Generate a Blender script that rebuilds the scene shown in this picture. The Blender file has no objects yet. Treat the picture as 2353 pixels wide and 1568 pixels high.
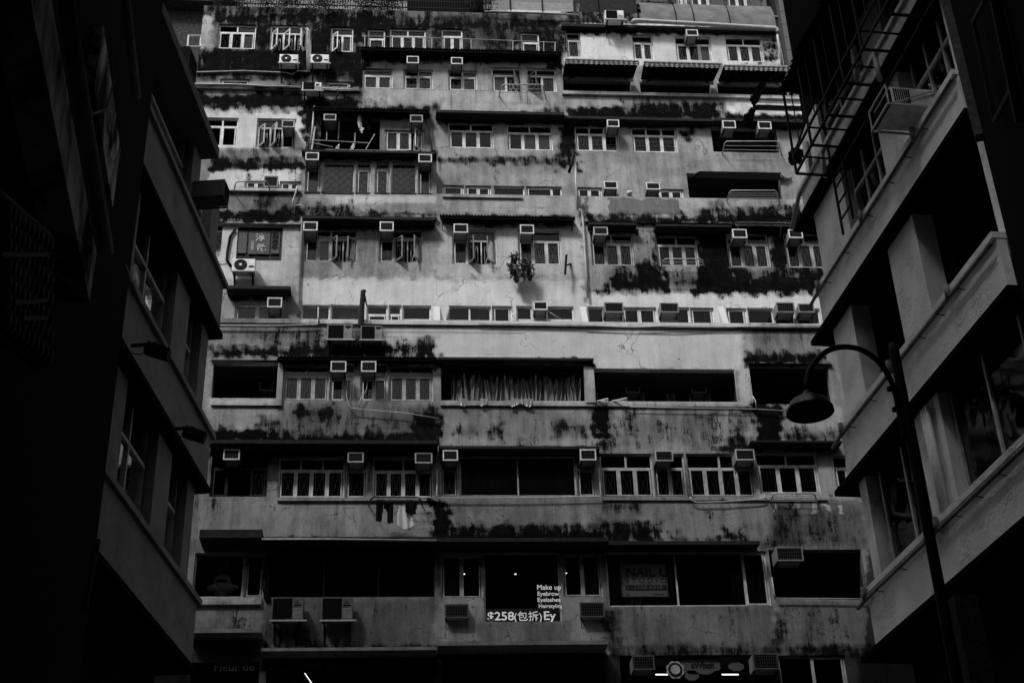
import bpy, math, random
import numpy as np
from mathutils import Matrix, Vector
R=math.radians
rnd=random.Random(7)
sc=bpy.context.scene
# ---------------- camera ----------------
FPX=3267.0; CX,CY=1176.0,784.0; CAMZ=1.6      # focal length in pixels of a 2352x1568 frame
AX=np.array([[0.99704,-0.00871,-0.07636],[-0.07039,-0.50227,-0.86184],[-0.03085,0.86467,-0.50140]])
u_,s_,v_=np.linalg.svd(AX); AX=u_@v_
cam=bpy.data.objects.new('camera',bpy.data.cameras.new('camera')); sc.collection.objects.link(cam)
cam.data.sensor_width=36; cam.data.lens=FPX/2352*36; cam.data.clip_end=1000; cam.data.clip_start=.1
cam.matrix_world=Matrix.Translation((0,0,CAMZ))@Matrix([list(r) for r in AX]).to_4x4()
sc.camera=cam
# ---------------- sky, sun, exposure ----------------
SUN_EL,SUN_AZ=50,-38      # azimuth measured from straight behind the camera
w=bpy.data.worlds.new('World'); sc.world=w; w.use_nodes=True
nt=w.node_tree; bg=nt.nodes['Background']
sky=nt.nodes.new('ShaderNodeTexSky'); sky.sky_type='NISHITA'; sky.sun_disc=False
sky.sun_elevation=R(SUN_EL); sky.sun_rotation=R(180-SUN_AZ); sky.dust_density=3
hs=nt.nodes.new('ShaderNodeRGBToBW'); nt.links.new(sky.outputs[0],hs.inputs[0]); nt.links.new(hs.outputs[0],bg.inputs[0])
bg.inputs[1].default_value=.15
sun=bpy.data.objects.new('sun',bpy.data.lights.new('sun','SUN')); sc.collection.objects.link(sun)
sun.data.energy=2.6; sun.data.angle=R(10); sun.data.color=(1,1,1)
sun.rotation_euler=(R(90-SUN_EL),0,R(SUN_AZ))
sc.view_settings.view_transform='Standard'; sc.view_settings.look='None'
sc.view_settings.exposure=0.05
sc.render.resolution_x,sc.render.resolution_y=1024,682
# ---------------- photo geometry -> world ----------------
def ray(x,y): return AX@np.array([(x-CX)/FPX,-(y-CY)/FPX,-1.0])
def at_y(x,y,Y):
    d=ray(x,y); d=d*(Y/d[1]); return Vector((d[0],Y,d[2]+CAMZ))
def at_z(x,y,Z):
    d=ray(x,y); d=d*((Z-CAMZ)/d[2]); return Vector((d[0],d[1],Z))
def proj_np(P):
    c=(P-np.array([0,0,CAMZ]))@AX; return CX-FPX*c[:,0]/c[:,2], CY+FPX*c[:,1]/c[:,2]
# ---------------- object helpers ----------------
WM={}
def link(o,par):
    sc.collection.objects.link(o)
    if par is not None:
        o.parent=par
        if par.name in WM: o.matrix_parent_inverse=WM[par.name].inverted()
def tag(o,label=None,cat=None,group=None,kind=None):
    if label: o['label']=label
    if cat: o['category']=cat
    if group: o['group']=group
    if kind: o['kind']=kind
    return o
def empty(name,loc,label,cat,group=None,local=None):
    o=bpy.data.objects.new(name,None); o.empty_display_size=.2
    if local is not None: o.matrix_world=local      # parts are modelled in the local frame
    else:
        o.location=loc; 
    sc.collection.objects.link(o)
    if local is None: WM[o.name]=Matrix.Translation(loc)
    return tag(o,label,cat,group)
class MB:
    def __init__(s): s.v=[];s.f=[]
    def add(s,vs,fs):
        n=len(s.v); s.v+= [tuple(v) for v in vs]; s.f+=[tuple(i+n for i in f) for f in fs]; return s
    def box(s,x0,x1,y0,y1,z0,z1):
        if x0>x1:x0,x1=x1,x0
        if y0>y1:y0,y1=y1,y0
        if z0>z1:z0,z1=z1,z0
        return s.add([(x0,y0,z0),(x1,y0,z0),(x1,y1,z0),(x0,y1,z0),(x0,y0,z1),(x1,y0,z1),(x1,y1,z1),(x0,y1,z1)],
          [(0,3,2,1),(4,5,6,7),(0,1,5,4),(1,2,6,5),(2,3,7,6),(3,0,4,7)])
    def quad(s,a,b,c,d): return s.add([a,b,c,d],[(0,1,2,3)])
    def bar(s,p,q,w,h=None):
        h=h or w; p=Vector(p);q=Vector(q); d=(q-p).normalized()
        up=Vector((0,0,1)) if abs(d.z)<.9 else Vector((0,1,0))
        a=d.cross(up).normalized()*w/2; b=a.cross(d).normalized()*h/2
        vs=[p-a-b,p+a-b,p+a+b,p-a+b,q-a-b,q+a-b,q+a+b,q-a+b]
        return s.add(vs,[(0,3,2,1),(4,5,6,7),(0,1,5,4),(1,2,6,5),(2,3,7,6),(3,0,4,7)])
    def tube(s,pts,r,n=8,r2=None):
        pts=[Vector(p) for p in pts]; m=len(pts); vs=[];fs=[]
        for i,p in enumerate(pts):
            d=(pts[min(i+1,m-1)]-pts[max(i-1,0)]).normalized()
            up=Vector((0,0,1)) if abs(d.z)<.95 else Vector((0,1,0))
            a=d.cross(up).normalized(); b=a.cross(d)
            rr=r if r2 is None else r+(r2-r)*i/(m-1)
            for k in range(n):
                t=2*math.pi*k/n; vs.append(p+a*math.cos(t)*rr+b*math.sin(t)*rr)
        for i in range(m-1):
            for k in range(n): fs.append((i*n+k,i*n+(k+1)%n,(i+1)*n+(k+1)%n,(i+1)*n+k))
        fs.append(tuple(range(n))[::-1]); fs.append(tuple((m-1)*n+k for k in range(n)))
        return s.add(vs,fs)
    def prism(s,pts,y0,y1):      # outline in x,z extruded along y
        n=len(pts); vs=[(p[0],y0,p[1]) for p in pts]+[(p[0],y1,p[1]) for p in pts]
        fs=[tuple(range(n)),tuple(range(2*n-1,n-1,-1))]+[(i,n+i,n+(i+1)%n,(i+1)%n) for i in range(n)]
        return s.add(vs,fs)
    def lathe(s,prof,c,n=24):
        vs=[];fs=[];m=len(prof)
        for r,z in prof:
            for k in range(n):
                t=2*math.pi*k/n; vs.append((c[0]+r*math.cos(t),c[1]+r*math.sin(t),c[2]+z))
        for i in range(m-1):
            for k in range(n): fs.append((i*n+k,i*n+(k+1)%n,(i+1)*n+(k+1)%n,(i+1)*n+k))
        return s.add(vs,fs)
    def build(s,name,mat,par=None,smooth=False,bevel=0):
        me=bpy.data.meshes.new(name); me.from_pydata(s.v,[],s.f); me.materials.append(mat); me.update()
        if smooth:
            for p in me.polygons: p.use_smooth=True
        o=bpy.data.objects.new(name,me)
        if bevel:
            b=o.modifiers.new('bevel','BEVEL'); b.width=bevel; b.segments=2; b.limit_method='ANGLE'
        link(o,par); return o
# ---------------- materials ----------------
def mat(name,col,rough=.7,spec=.3,metal=0,noise=0,nscale=8,bump=0,streak=0):
    m=bpy.data.materials.new(name); m.use_nodes=True; t=m.node_tree; b=t.nodes['Principled BSDF']
    b.inputs['Base Color'].default_value=(col,col,col,1); b.inputs['Roughness'].default_value=rough
    b.inputs['Specular IOR Level'].default_value=spec; b.inputs['Metallic'].default_value=metal
    if noise or bump or streak:
        g=t.nodes.new('ShaderNodeTexCoord'); n=t.nodes.new('ShaderNodeTexNoise'); n.inputs['Scale'].default_value=nscale; n.inputs['Detail'].default_value=6
        mp=t.nodes.new('ShaderNodeMapping')
        if streak: mp.inputs['Scale'].default_value=(1,1,.15)
        t.links.new(g.outputs['Object'],mp.inputs[0]); t.links.new(mp.outputs[0],n.inputs['Vector'])
        if noise:
            r=t.nodes.new('ShaderNodeMapRange'); r.inputs[1].default_value=.3; r.inputs[2].default_value=.7
            r.inputs[3].default_value=col*(1-noise); r.inputs[4].default_value=col*(1+noise)
            t.links.new(n.outputs[0],r.inputs[0]); t.links.new(r.outputs[0],b.inputs['Base Color'])
        if bump:
            bu=t.nodes.new('ShaderNodeBump'); bu.inputs['Strength'].default_value=bump; bu.inputs['Distance'].default_value=.02
            t.links.new(n.outputs[0],bu.inputs['Height']); t.links.new(bu.outputs[0],b.inputs['Normal'])
    return m
def emis(name,v):
    m=bpy.data.materials.new(name); m.use_nodes=True; b=m.node_tree.nodes['Principled BSDF']
    b.inputs['Base Color'].default_value=(0.02,0.02,0.02,1); b.inputs['Emission Color'].default_value=(1,1,1,1); b.inputs['Emission Strength'].default_value=v; return m
def glassmat(name,tr,rough=.03):
    m=bpy.data.materials.new(name); m.use_nodes=True; t=m.node_tree; t.nodes.clear()
    o=t.nodes.new('ShaderNodeOutputMaterial'); mx=t.nodes.new('ShaderNodeMixShader'); a=t.nodes.new('ShaderNodeBsdfTransparent'); g=t.nodes.new('ShaderNodeBsdfGlossy'); f=t.nodes.new('ShaderNodeFresnel')
    f.inputs[0].default_value=1.45; g.inputs['Roughness'].default_value=rough
    a.inputs[0].default_value=(tr,tr,tr,1); g.inputs[0].default_value=(.75,.75,.75,1)
    gg=t.nodes.new('ShaderNodeNewGeometry'); n=t.nodes.new('ShaderNodeTexNoise'); n.inputs['Scale'].default_value=1.6; bu=t.nodes.new('ShaderNodeBump'); bu.inputs['Strength'].default_value=.12; bu.inputs['Distance'].default_value=.03
    t.links.new(gg.outputs['Position'],n.inputs['Vector']); t.links.new(n.outputs[0],bu.inputs['Height']); t.links.new(bu.outputs[0],g.inputs['Normal'])
    t.links.new(f.outputs[0],mx.inputs[0]); t.links.new(a.outputs[0],mx.inputs[1]); t.links.new(g.outputs[0],mx.inputs[2]); t.links.new(mx.outputs[0],o.inputs[0]); return m
M=dict(
 frame=mat('frame_white',.72,.45,.4,noise=.25,nscale=5), framed=mat('frame_dull',.45,.5,.4,noise=.3,nscale=5), framek=mat('frame_black',.02,.4),
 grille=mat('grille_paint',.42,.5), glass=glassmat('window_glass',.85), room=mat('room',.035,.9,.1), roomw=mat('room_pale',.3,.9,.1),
 curtain=mat('curtain',.3,.9,.1,noise=.2,nscale=6,streak=1), curtaind=mat('curtain_dark',.09,.9,.1,noise=.3,nscale=6,streak=1), blind=mat('blind',.42,.8,.1),
 acw=mat('ac_casing',.8,.5,.4,noise=.2,nscale=9), acx=mat('ac_casing_shaded',.09,.6,.3,noise=.3,nscale=9), acd=mat('ac_casing_dull',.25,.5,.4,noise=.2,nscale=9), acg=mat('ac_grille',.004,.8,.05), guard=mat('guard_wire',.06,.6), sashd=mat('sash_dull',.2,.5), metal=mat('galvanised',.45,.35,.5,noise=.2,nscale=12), dark=mat('dark_iron',.005,.6,.15),  # darkest casing colour carries the dimness of the lowest floors
 canopy=mat('canopy_dark',.018,.8,.2,noise=.4,nscale=7), conc=mat('concrete',.2,.9,.2,noise=.35,nscale=4,bump=.3), pipe=mat('pipe_paint',.5,.4,.5,noise=.2,nscale=6),
 cable=mat('cable_white',.6,.5), cloth_w=mat('cloth_white',.65,.9,.1), cloth_d=mat('cloth_dark',.008,.95,.05), leaf=mat('leaf',.035,.7,.2,noise=.4,nscale=20), leafd=mat('leaf_dark',.012,.8,.1),
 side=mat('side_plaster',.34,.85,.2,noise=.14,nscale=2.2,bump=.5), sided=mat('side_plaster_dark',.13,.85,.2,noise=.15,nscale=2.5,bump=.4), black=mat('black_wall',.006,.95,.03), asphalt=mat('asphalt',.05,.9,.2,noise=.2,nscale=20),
 conc0=mat('corner_render',.06,.9,.1,noise=.5,nscale=10,bump=.6), awning=mat('awning_fabric',.012,.9,.1), text=emis('lit_lettering',.5), led=emis('led_lettering',.55), lamp=emis('lamp_glow',1.6), teddy=mat('plush',.7,.95,.05,noise=.3,nscale=30,bump=.4), wood=mat('old_wood',.015,.9), signd=mat('sign_ink',.008,.8), signp=mat('sign_panel',.1,.7,.2), signt=mat('sign_white',.5,.7), pot=mat('pot',.3,.6), tile=mat('tile_strip',.1,.5,.4))
# ---- weathered plaster driven by wear and shade drawn on the wall (tone, mould with canopy shade, peeling) ----
def plaster():
    m=bpy.data.materials.new('weathered_plaster'); m.use_nodes=True; t=m.node_tree; N=t.nodes.new; L=t.links.new; b=t.nodes['Principled BSDF']
    def att(n): a=N('ShaderNodeAttribute'); a.attribute_name=n; return a.outputs['Fac']
    def noise(scale,sc3=(1,1,1),det=6,rough=.6,off=0):
        g=N('ShaderNodeNewGeometry'); mp=N('ShaderNodeMapping'); mp.inputs['Scale'].default_value=sc3; mp.inputs['Location'].default_value=(off,off*.7,off*.3)
        n=N('ShaderNodeTexNoise'); n.inputs['Scale'].default_value=scale; n.inputs['Detail'].default_value=det; n.inputs['Roughness'].default_value=rough
        L(g.outputs['Position'],mp.inputs[0]); L(mp.outputs[0],n.inputs['Vector']); return n.outputs[0]
    def mth(op,a,bb=None,c=None,clamp=False):
        n=N('ShaderNodeMath'); n.operation=op; n.use_clamp=clamp
        for i,v in enumerate((a,bb,c)):
            if v is None: continue
            if isinstance(v,(int,float)): n.inputs[i].default_value=v
            else: L(v,n.inputs[i])
        return n.outputs[0]
    def rng(v,a,b_,c,d,smooth=True):
        n=N('ShaderNodeMapRange'); n.interpolation_type='SMOOTHSTEP' if smooth else 'LINEAR'
        L(v,n.inputs[0])
        for i,x in enumerate((a,b_,c,d)): n.inputs[i+1].default_value=x
        return n.outputs[0]
    tone=att('tone'); mold_shade=att('mold_shade'); peel=att('peel')
    n1=noise(.7,(1,1,1),8,.65); n2=noise(3.2,(1,1,1),10,.72,3); n3=noise(2.3,(1.6,1.6,.17),8,.68,7); n4=noise(22,(1,1,1),6,.7,1); n5=noise(1.7,(1.5,1.5,.3),8,.7,11)
    # base tone with blotches and rain streaks
    v=mth('ADD',rng(n1,.33,.67,.72,1.2),rng(n3,.35,.68,.1,-.26)); v=mth('ADD',v,rng(n4,.3,.7,-.12,.12)); v=mth('ADD',v,rng(n2,.35,.65,-.1,.1)); cl=rng(tone,.45,.66,1,.45); v=mth('ADD',mth('MULTIPLY',mth('SUBTRACT',v,1),cl),1); base=mth('MULTIPLY',tone,v)
    # peeled areas: crisp edge, darker or whiter than the coat
    e=mth('ADD',mth('ABSOLUTE',peel),mth('MULTIPLY',mth('SUBTRACT',n2,.5),.9)); pm=rng(e,.44,.5,0,1)
    sgn=mth('GREATER_THAN',peel,0); pc=mth('ADD',mth('MULTIPLY',sgn,-.42),.62); pc=mth('MULTIPLY',pc,rng(n3,.3,.7,1.2,.75))
    mx=N('ShaderNodeMix'); L(pm,mx.inputs[0]); L(base,mx.inputs[2]); L(pc,mx.inputs[3]); base=mx.outputs[0]
    # grime, mould and painted canopy shade: dark wash, then black with ragged edges
    wash=mth('MULTIPLY',rng(mold_shade,.0,.55,0,.75),rng(n5,.35,.6,.4,1.1)); base=mth('MULTIPLY',base,mth('SUBTRACT',1,wash,clamp=True))
    n6=noise(2.6,(3.2,3.2,.35),8,.7,5)
    mm=mth('ADD',mold_shade,mth('MULTIPLY',mth('SUBTRACT',n2,.5),2.0)); mm=mth('ADD',mm,mth('MULTIPLY',mth('SUBTRACT',n5,.5),1.0)); mm=mth('ADD',mm,mth('MULTIPLY',mth('SUBTRACT',n6,.5),1.7)); mm=mth('ADD',mm,mth('MULTIPLY',mth('SUBTRACT',n4,.5),1.1))
    mask=rng(mm,.33,.72,0,1); mask=mth('MULTIPLY',mask,rng(mold_shade,.0,.14,.0,1))
    # sparse rust drips everywhere
    dr=noise(1.3,(4,4,.25),5,.6,21); drm=mth('MULTIPLY',rng(dr,.6,.72,0,.5),rng(n5,.45,.6,0,1))
    base=mth('MULTIPLY',base,mth('SUBTRACT',1,drm))
    # cracks
    vo=N('ShaderNodeTexVoronoi'); vo.feature='DISTANCE_TO_EDGE'; vo.inputs['Scale'].default_value=.9
    g=N('ShaderNodeNewGeometry'); wn=N('ShaderNodeTexNoise'); wn.inputs['Scale'].default_value=3; wn.inputs['Detail'].default_value=5; L(g.outputs['Position'],wn.inputs['Vector'])
    vm=N('ShaderNodeVectorMath'); vm.operation='MULTIPLY_ADD'; L(wn.outputs['Color'],vm.inputs[0]); vm.inputs[1].default_value=(.7,.7,.7); L(g.outputs['Position'],vm.inputs[2]); L(vm.outputs[0],vo.inputs['Vector'])
    ck=mth('MULTIPLY',rng(vo.outputs['Distance'],0,.012,.75,0),rng(n1,.5,.58,0,1)); base=mth('MULTIPLY',base,mth('SUBTRACT',1,ck))
    # bolt holes and pits
    v2=N('ShaderNodeTexVoronoi'); v2.inputs['Scale'].default_value=2.3; L(g.outputs['Position'],v2.inputs['Vector'])
    pit=mth('MULTIPLY',rng(v2.outputs['Distance'],.05,.075,1,0),rng(n1,.42,.5,1,0)); base=mth('MULTIPLY',base,mth('SUBTRACT',1,mth('MULTIPLY',pit,.8)))
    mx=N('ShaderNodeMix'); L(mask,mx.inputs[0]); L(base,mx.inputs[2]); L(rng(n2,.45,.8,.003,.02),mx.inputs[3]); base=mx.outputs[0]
    cc=N('ShaderNodeCombineColor'); [L(base,cc.inputs[i]) for i in range(3)]; L(cc.outputs[0],b.inputs['Base Color'])
    b.inputs['Roughness'].default_value=.92; b.inputs['Specular IOR Level'].default_value=.05
    h=mth('ADD',mth('MULTIPLY',n2,.6),mth('MULTIPLY',n4,.3)); h=mth('SUBTRACT',h,mth('MULTIPLY',pm,.5)); h=mth('SUBTRACT',h,ck)
    bu=N('ShaderNodeBump'); bu.inputs['Strength'].default_value=.55; bu.inputs['Distance'].default_value=.03; L(h,bu.inputs['Height']); L(bu.outputs[0],b.inputs['Normal'])
    return m
M['plaster']=plaster()
def lace():
    m=bpy.data.materials.new('lace_curtain'); m.use_nodes=True; t=m.node_tree; b=t.nodes['Principled BSDF']; g=t.nodes.new('ShaderNodeNewGeometry'); out=None
    for a in (45,-45):
        mp=t.nodes.new('ShaderNodeMapping'); mp.inputs['Rotation'].default_value=(0,R(a),0); w_=t.nodes.new('ShaderNodeTexWave'); w_.inputs['Scale'].default_value=1.7; w_.inputs['Distortion'].default_value=2.2; w_.inputs['Detail Scale'].default_value=1.5
        t.links.new(g.outputs['Position'],mp.inputs[0]); t.links.new(mp.outputs[0],w_.inputs['Vector']); r_=t.nodes.new('ShaderNodeMapRange'); r_.inputs[1].default_value=0; r_.inputs[2].default_value=.35; r_.inputs[3].default_value=.55; r_.inputs[4].default_value=1; t.links.new(w_.outputs['Fac'],r_.inputs[0])
        if out is None: out=r_.outputs[0]
        else: mu=t.nodes.new('ShaderNodeMath'); mu.operation='MULTIPLY'; t.links.new(out,mu.inputs[0]); t.links.new(r_.outputs[0],mu.inputs[1]); out=mu.outputs[0]
    mu=t.nodes.new('ShaderNodeMath'); mu.operation='MULTIPLY'; mu.inputs[1].default_value=.6; t.links.new(out,mu.inputs[0]); t.links.new(mu.outputs[0],b.inputs['Base Color']); b.inputs['Roughness'].default_value=.9; return m
M['lace']=lace()
# wear and painted shade map, authored in photo pixels, stored on the real wall surface.  (x0,y0,x1,y1,value,feather)
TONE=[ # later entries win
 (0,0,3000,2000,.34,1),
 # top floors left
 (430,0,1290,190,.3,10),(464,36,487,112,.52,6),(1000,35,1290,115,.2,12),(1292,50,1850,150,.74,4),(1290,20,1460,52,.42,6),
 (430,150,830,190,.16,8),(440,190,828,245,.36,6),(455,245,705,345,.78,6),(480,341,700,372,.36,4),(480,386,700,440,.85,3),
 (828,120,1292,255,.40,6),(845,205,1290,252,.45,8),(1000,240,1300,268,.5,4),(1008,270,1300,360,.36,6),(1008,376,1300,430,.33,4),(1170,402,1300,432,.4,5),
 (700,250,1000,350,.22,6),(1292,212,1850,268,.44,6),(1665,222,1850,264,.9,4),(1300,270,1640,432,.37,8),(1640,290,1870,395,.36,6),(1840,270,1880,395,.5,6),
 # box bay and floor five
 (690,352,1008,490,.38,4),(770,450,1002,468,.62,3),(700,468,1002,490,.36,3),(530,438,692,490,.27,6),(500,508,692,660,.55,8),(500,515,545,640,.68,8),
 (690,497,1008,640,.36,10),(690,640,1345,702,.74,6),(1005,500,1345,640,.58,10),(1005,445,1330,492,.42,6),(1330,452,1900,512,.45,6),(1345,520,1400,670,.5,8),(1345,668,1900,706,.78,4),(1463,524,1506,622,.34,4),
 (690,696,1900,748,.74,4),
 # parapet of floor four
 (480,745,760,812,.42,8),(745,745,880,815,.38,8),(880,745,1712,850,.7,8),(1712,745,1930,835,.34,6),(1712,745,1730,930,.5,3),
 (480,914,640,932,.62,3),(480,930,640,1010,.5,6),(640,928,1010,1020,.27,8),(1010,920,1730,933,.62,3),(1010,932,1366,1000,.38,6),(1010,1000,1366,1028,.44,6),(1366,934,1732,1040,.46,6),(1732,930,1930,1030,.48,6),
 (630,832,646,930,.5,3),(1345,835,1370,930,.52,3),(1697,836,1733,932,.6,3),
 # lower bands, dim light down here painted into darker tones
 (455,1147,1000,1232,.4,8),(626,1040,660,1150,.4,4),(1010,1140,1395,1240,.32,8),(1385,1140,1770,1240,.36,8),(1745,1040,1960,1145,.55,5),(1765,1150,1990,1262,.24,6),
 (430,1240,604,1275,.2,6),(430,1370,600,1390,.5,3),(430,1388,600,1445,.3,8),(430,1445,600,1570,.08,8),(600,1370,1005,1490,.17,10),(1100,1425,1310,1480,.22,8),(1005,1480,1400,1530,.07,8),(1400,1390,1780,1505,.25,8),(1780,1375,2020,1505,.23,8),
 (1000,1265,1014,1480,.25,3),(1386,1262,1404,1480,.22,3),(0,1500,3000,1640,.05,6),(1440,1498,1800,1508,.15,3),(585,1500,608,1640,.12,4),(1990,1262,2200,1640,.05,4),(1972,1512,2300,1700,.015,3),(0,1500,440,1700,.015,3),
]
MOLD_SHADE=[
 (430,925,1940,1240,.17,6),(430,1380,1990,1505,.16,6),(1290,205,1850,520,.07,6),(455,340,700,510,.2,8),(480,745,880,815,.22,8),(690,340,1300,500,.06,8),(1345,500,1900,670,.2,10),
 (440,8,840,70,.62,12),(600,20,700,160,.62,12),(700,20,840,190,.7,14),(440,112,840,178,1.0,6),(495,30,830,56,.95,6),(490,60,560,120,.55,12),(555,55,640,120,.72,10),(464,34,486,110,-.6,5),(455,118,475,160,-.4,6),
 (828,24,1292,120,.46,12),(900,30,1020,70,.6,10),(1110,40,1260,120,.55,14),(1235,60,1292,120,.7,8),(1004,48,1100,120,.18,10),(1290,15,1460,55,.62,8),(1270,55,1312,128,.6,6),(1740,75,1790,150,.5,8),
 (455,198,700,218,.12,6),(445,216,700,248,.82,7),(590,200,690,225,.7,10),(700,222,830,258,.72,7),(690,200,720,220,.3,6),(812,120,842,260,.5,10),
 (500,245,700,256,.5,5),(482,360,700,390,.72,9),(525,345,605,372,.5,10),(590,440,640,485,.6,8),(500,484,690,508,.9,5),(640,470,800,495,.6,8),(700,488,1003,500,.5,4),
 (830,238,1010,256,.5,6),(1010,362,1305,377,.62,4),(1285,262,1325,388,.74,7),(1230,246,1300,262,.5,6),(1296,246,1660,275,.85,6),(1430,228,1660,255,.5,10),(1640,225,1672,268,.6,8),(1660,264,1850,275,.85,3),(1560,300,1585,318,.9,5),
 (700,545,770,625,.2,14),(860,540,1003,560,.25,10),(1330,470,1345,500,.4,6),(1345,494,1640,512,.72,5),(1600,480,1900,514,.72,8),(1495,510,1900,545,.8,8),(1640,470,1670,500,.6,6),(1780,465,1880,495,.6,10),
 (1500,520,1530,625,.66,8),(1463,522,1507,622,.1,3),(1395,614,1520,670,.8,10),(1520,622,1612,668,.48,10),(1455,600,1530,670,.85,8),(1600,515,1682,672,1.1,8),(1680,616,1900,673,.95,6),(1765,520,1818,620,.8,8),(1720,615,1765,668,-.5,10),(1795,630,1830,670,-.6,8),
 (1345,664,1900,671,.8,3),(1005,560,1345,640,.06,20),
 (490,795,760,815,.7,8),(560,745,745,800,.42,16),(640,760,660,815,.4,8),(745,780,1000,815,.72,10),(740,750,900,820,.5,10),(1715,745,1890,800,.3,12),(1715,810,1890,834,.82,7),(880,812,1012,818,.5,4),
 (490,985,640,1012,.95,5),(600,960,645,1005,.8,9),(680,935,760,965,.8,7),(730,940,760,960,.9,6),(640,992,1010,1020,.8,8),(950,935,1010,1015,.75,10),(640,930,1010,1010,.34,20),
 (1030,975,1100,1005,.35,8),(1120,975,1150,1003,.6,8),(1270,965,1350,1005,.58,10),(1362,930,1410,1005,.88,8),(1366,1000,1420,1040,.62,10),(1420,935,1470,1030,.42,12),(1560,935,1660,1040,.38,14),(1660,1000,1735,1042,.66,8),(1735,930,1795,1018,1.05,7),(1790,985,1930,1020,.55,10),(1690,940,1730,990,.5,8),
 (1385,935,1730,1040,.28,20),
 (990,1148,1030,1245,1.0,7),(1020,1205,1400,1245,.85,8),(1030,1150,1110,1180,.3,10),(1380,1150,1470,1180,.5,10),(1380,1195,1520,1242,.8,9),(1520,1215,1560,1242,.5,8),(1660,1215,1700,1242,.85,6),(1560,1150,1760,1235,.2,14),(1775,1150,1850,1262,.5,14),(1850,1165,1985,1262,.38,14),(1745,1232,1850,1262,.5,8),
 (430,1420,600,1450,.4,10),(600,1425,740,1495,.45,16),(870,1475,1005,1495,.4,8),(1385,1400,1430,1500,.5,10),(1400,1480,1790,1510,.55,8),(1775,1390,1800,1500,.5,8),(1830,1385,1880,1480,.3,10),(1800,1480,2020,1510,.6,8),
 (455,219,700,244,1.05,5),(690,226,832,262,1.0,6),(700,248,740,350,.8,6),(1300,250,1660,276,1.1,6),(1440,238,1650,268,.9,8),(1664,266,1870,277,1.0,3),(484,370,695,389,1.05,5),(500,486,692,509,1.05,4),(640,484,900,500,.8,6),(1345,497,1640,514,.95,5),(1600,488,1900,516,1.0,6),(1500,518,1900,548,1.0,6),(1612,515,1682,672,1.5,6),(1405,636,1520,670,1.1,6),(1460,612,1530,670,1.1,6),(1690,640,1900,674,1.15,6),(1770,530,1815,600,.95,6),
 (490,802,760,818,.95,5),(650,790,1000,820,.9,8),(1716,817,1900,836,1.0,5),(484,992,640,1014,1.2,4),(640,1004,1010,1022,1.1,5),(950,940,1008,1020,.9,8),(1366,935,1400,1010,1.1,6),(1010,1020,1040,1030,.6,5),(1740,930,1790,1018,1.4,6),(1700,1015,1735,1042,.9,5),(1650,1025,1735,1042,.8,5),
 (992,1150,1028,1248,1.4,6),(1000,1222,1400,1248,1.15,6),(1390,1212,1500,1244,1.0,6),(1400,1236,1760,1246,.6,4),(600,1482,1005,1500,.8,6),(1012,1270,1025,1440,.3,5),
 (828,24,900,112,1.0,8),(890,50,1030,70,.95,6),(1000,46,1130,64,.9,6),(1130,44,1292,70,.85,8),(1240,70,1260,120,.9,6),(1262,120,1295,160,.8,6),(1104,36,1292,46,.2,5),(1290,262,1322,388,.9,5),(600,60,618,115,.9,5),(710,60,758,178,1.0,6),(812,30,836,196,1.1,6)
]
PEEL=[ # + exposes darker render, - fresh white patch
 (1393,454,1562,497,.62,5),(1336,452,1352,494,.6,4),(1640,458,1668,478,.5,4),(1030,205,1160,250,.25,10),(470,246,700,262,-.62,4),(455,120,480,162,-.5,5),(500,560,690,650,.28,14),(560,530,690,640,-.3,14),
 (1345,664,1900,680,-.5,3),(690,640,1345,652,-.45,4),(1700,240,1830,262,-.6,5),(1510,230,1560,255,.4,8),(1600,225,1655,262,.45,8),(620,780,760,812,.3,10),(530,790,600,815,.55,5),(690,955,860,1000,.35,12),(1370,940,1500,1035,.3,12),
 (1774,1152,1786,1178,-.7,3),(1822,1150,1840,1172,-.7,3),(1862,1152,1876,1180,-.7,3),(1898,1155,1910,1178,-.7,3),(1922,1158,1936,1180,-.7,3),(1885,1150,1900,1160,-.7,3),
 (1510,1480,1700,1508,.55,6),(500,1398,545,1430,.5,6),(430,1400,450,1445,.5,6),(1395,60,1300,20,.0,3),(1120,60,1250,112,.45,10),(1010,55,1100,115,.3,10),(1755,95,1795,150,.45,6)]
def field(P,table,mode):
    px,py=proj_np(P); out=np.zeros(len(px))
    wob=6*np.sin(px*.09+py*.05)+5*np.sin(px*.23-py*.17+1)+4*np.sin(py*.31+px*.013)
    for x0,y0,x1,y1,v,f in table:
        f=max(f,1.0)*(1.0 if mode=='set' else 2.1); w_=wob*min(1,f/10.)
        d=np.minimum(np.minimum(px-x0+w_,x1-px+w_),np.minimum(py-y0+w_*.6,y1-py+w_*.6))
        k=np.clip(d/f*.5+.5,0,1); k=k*k*(3-2*k)
        if mode=='set': out=out*(1-k)+v*k
        else: out=np.where(v>=0,np.maximum(out,v*k),out+v*k)
    return out
CELL=.075
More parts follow.
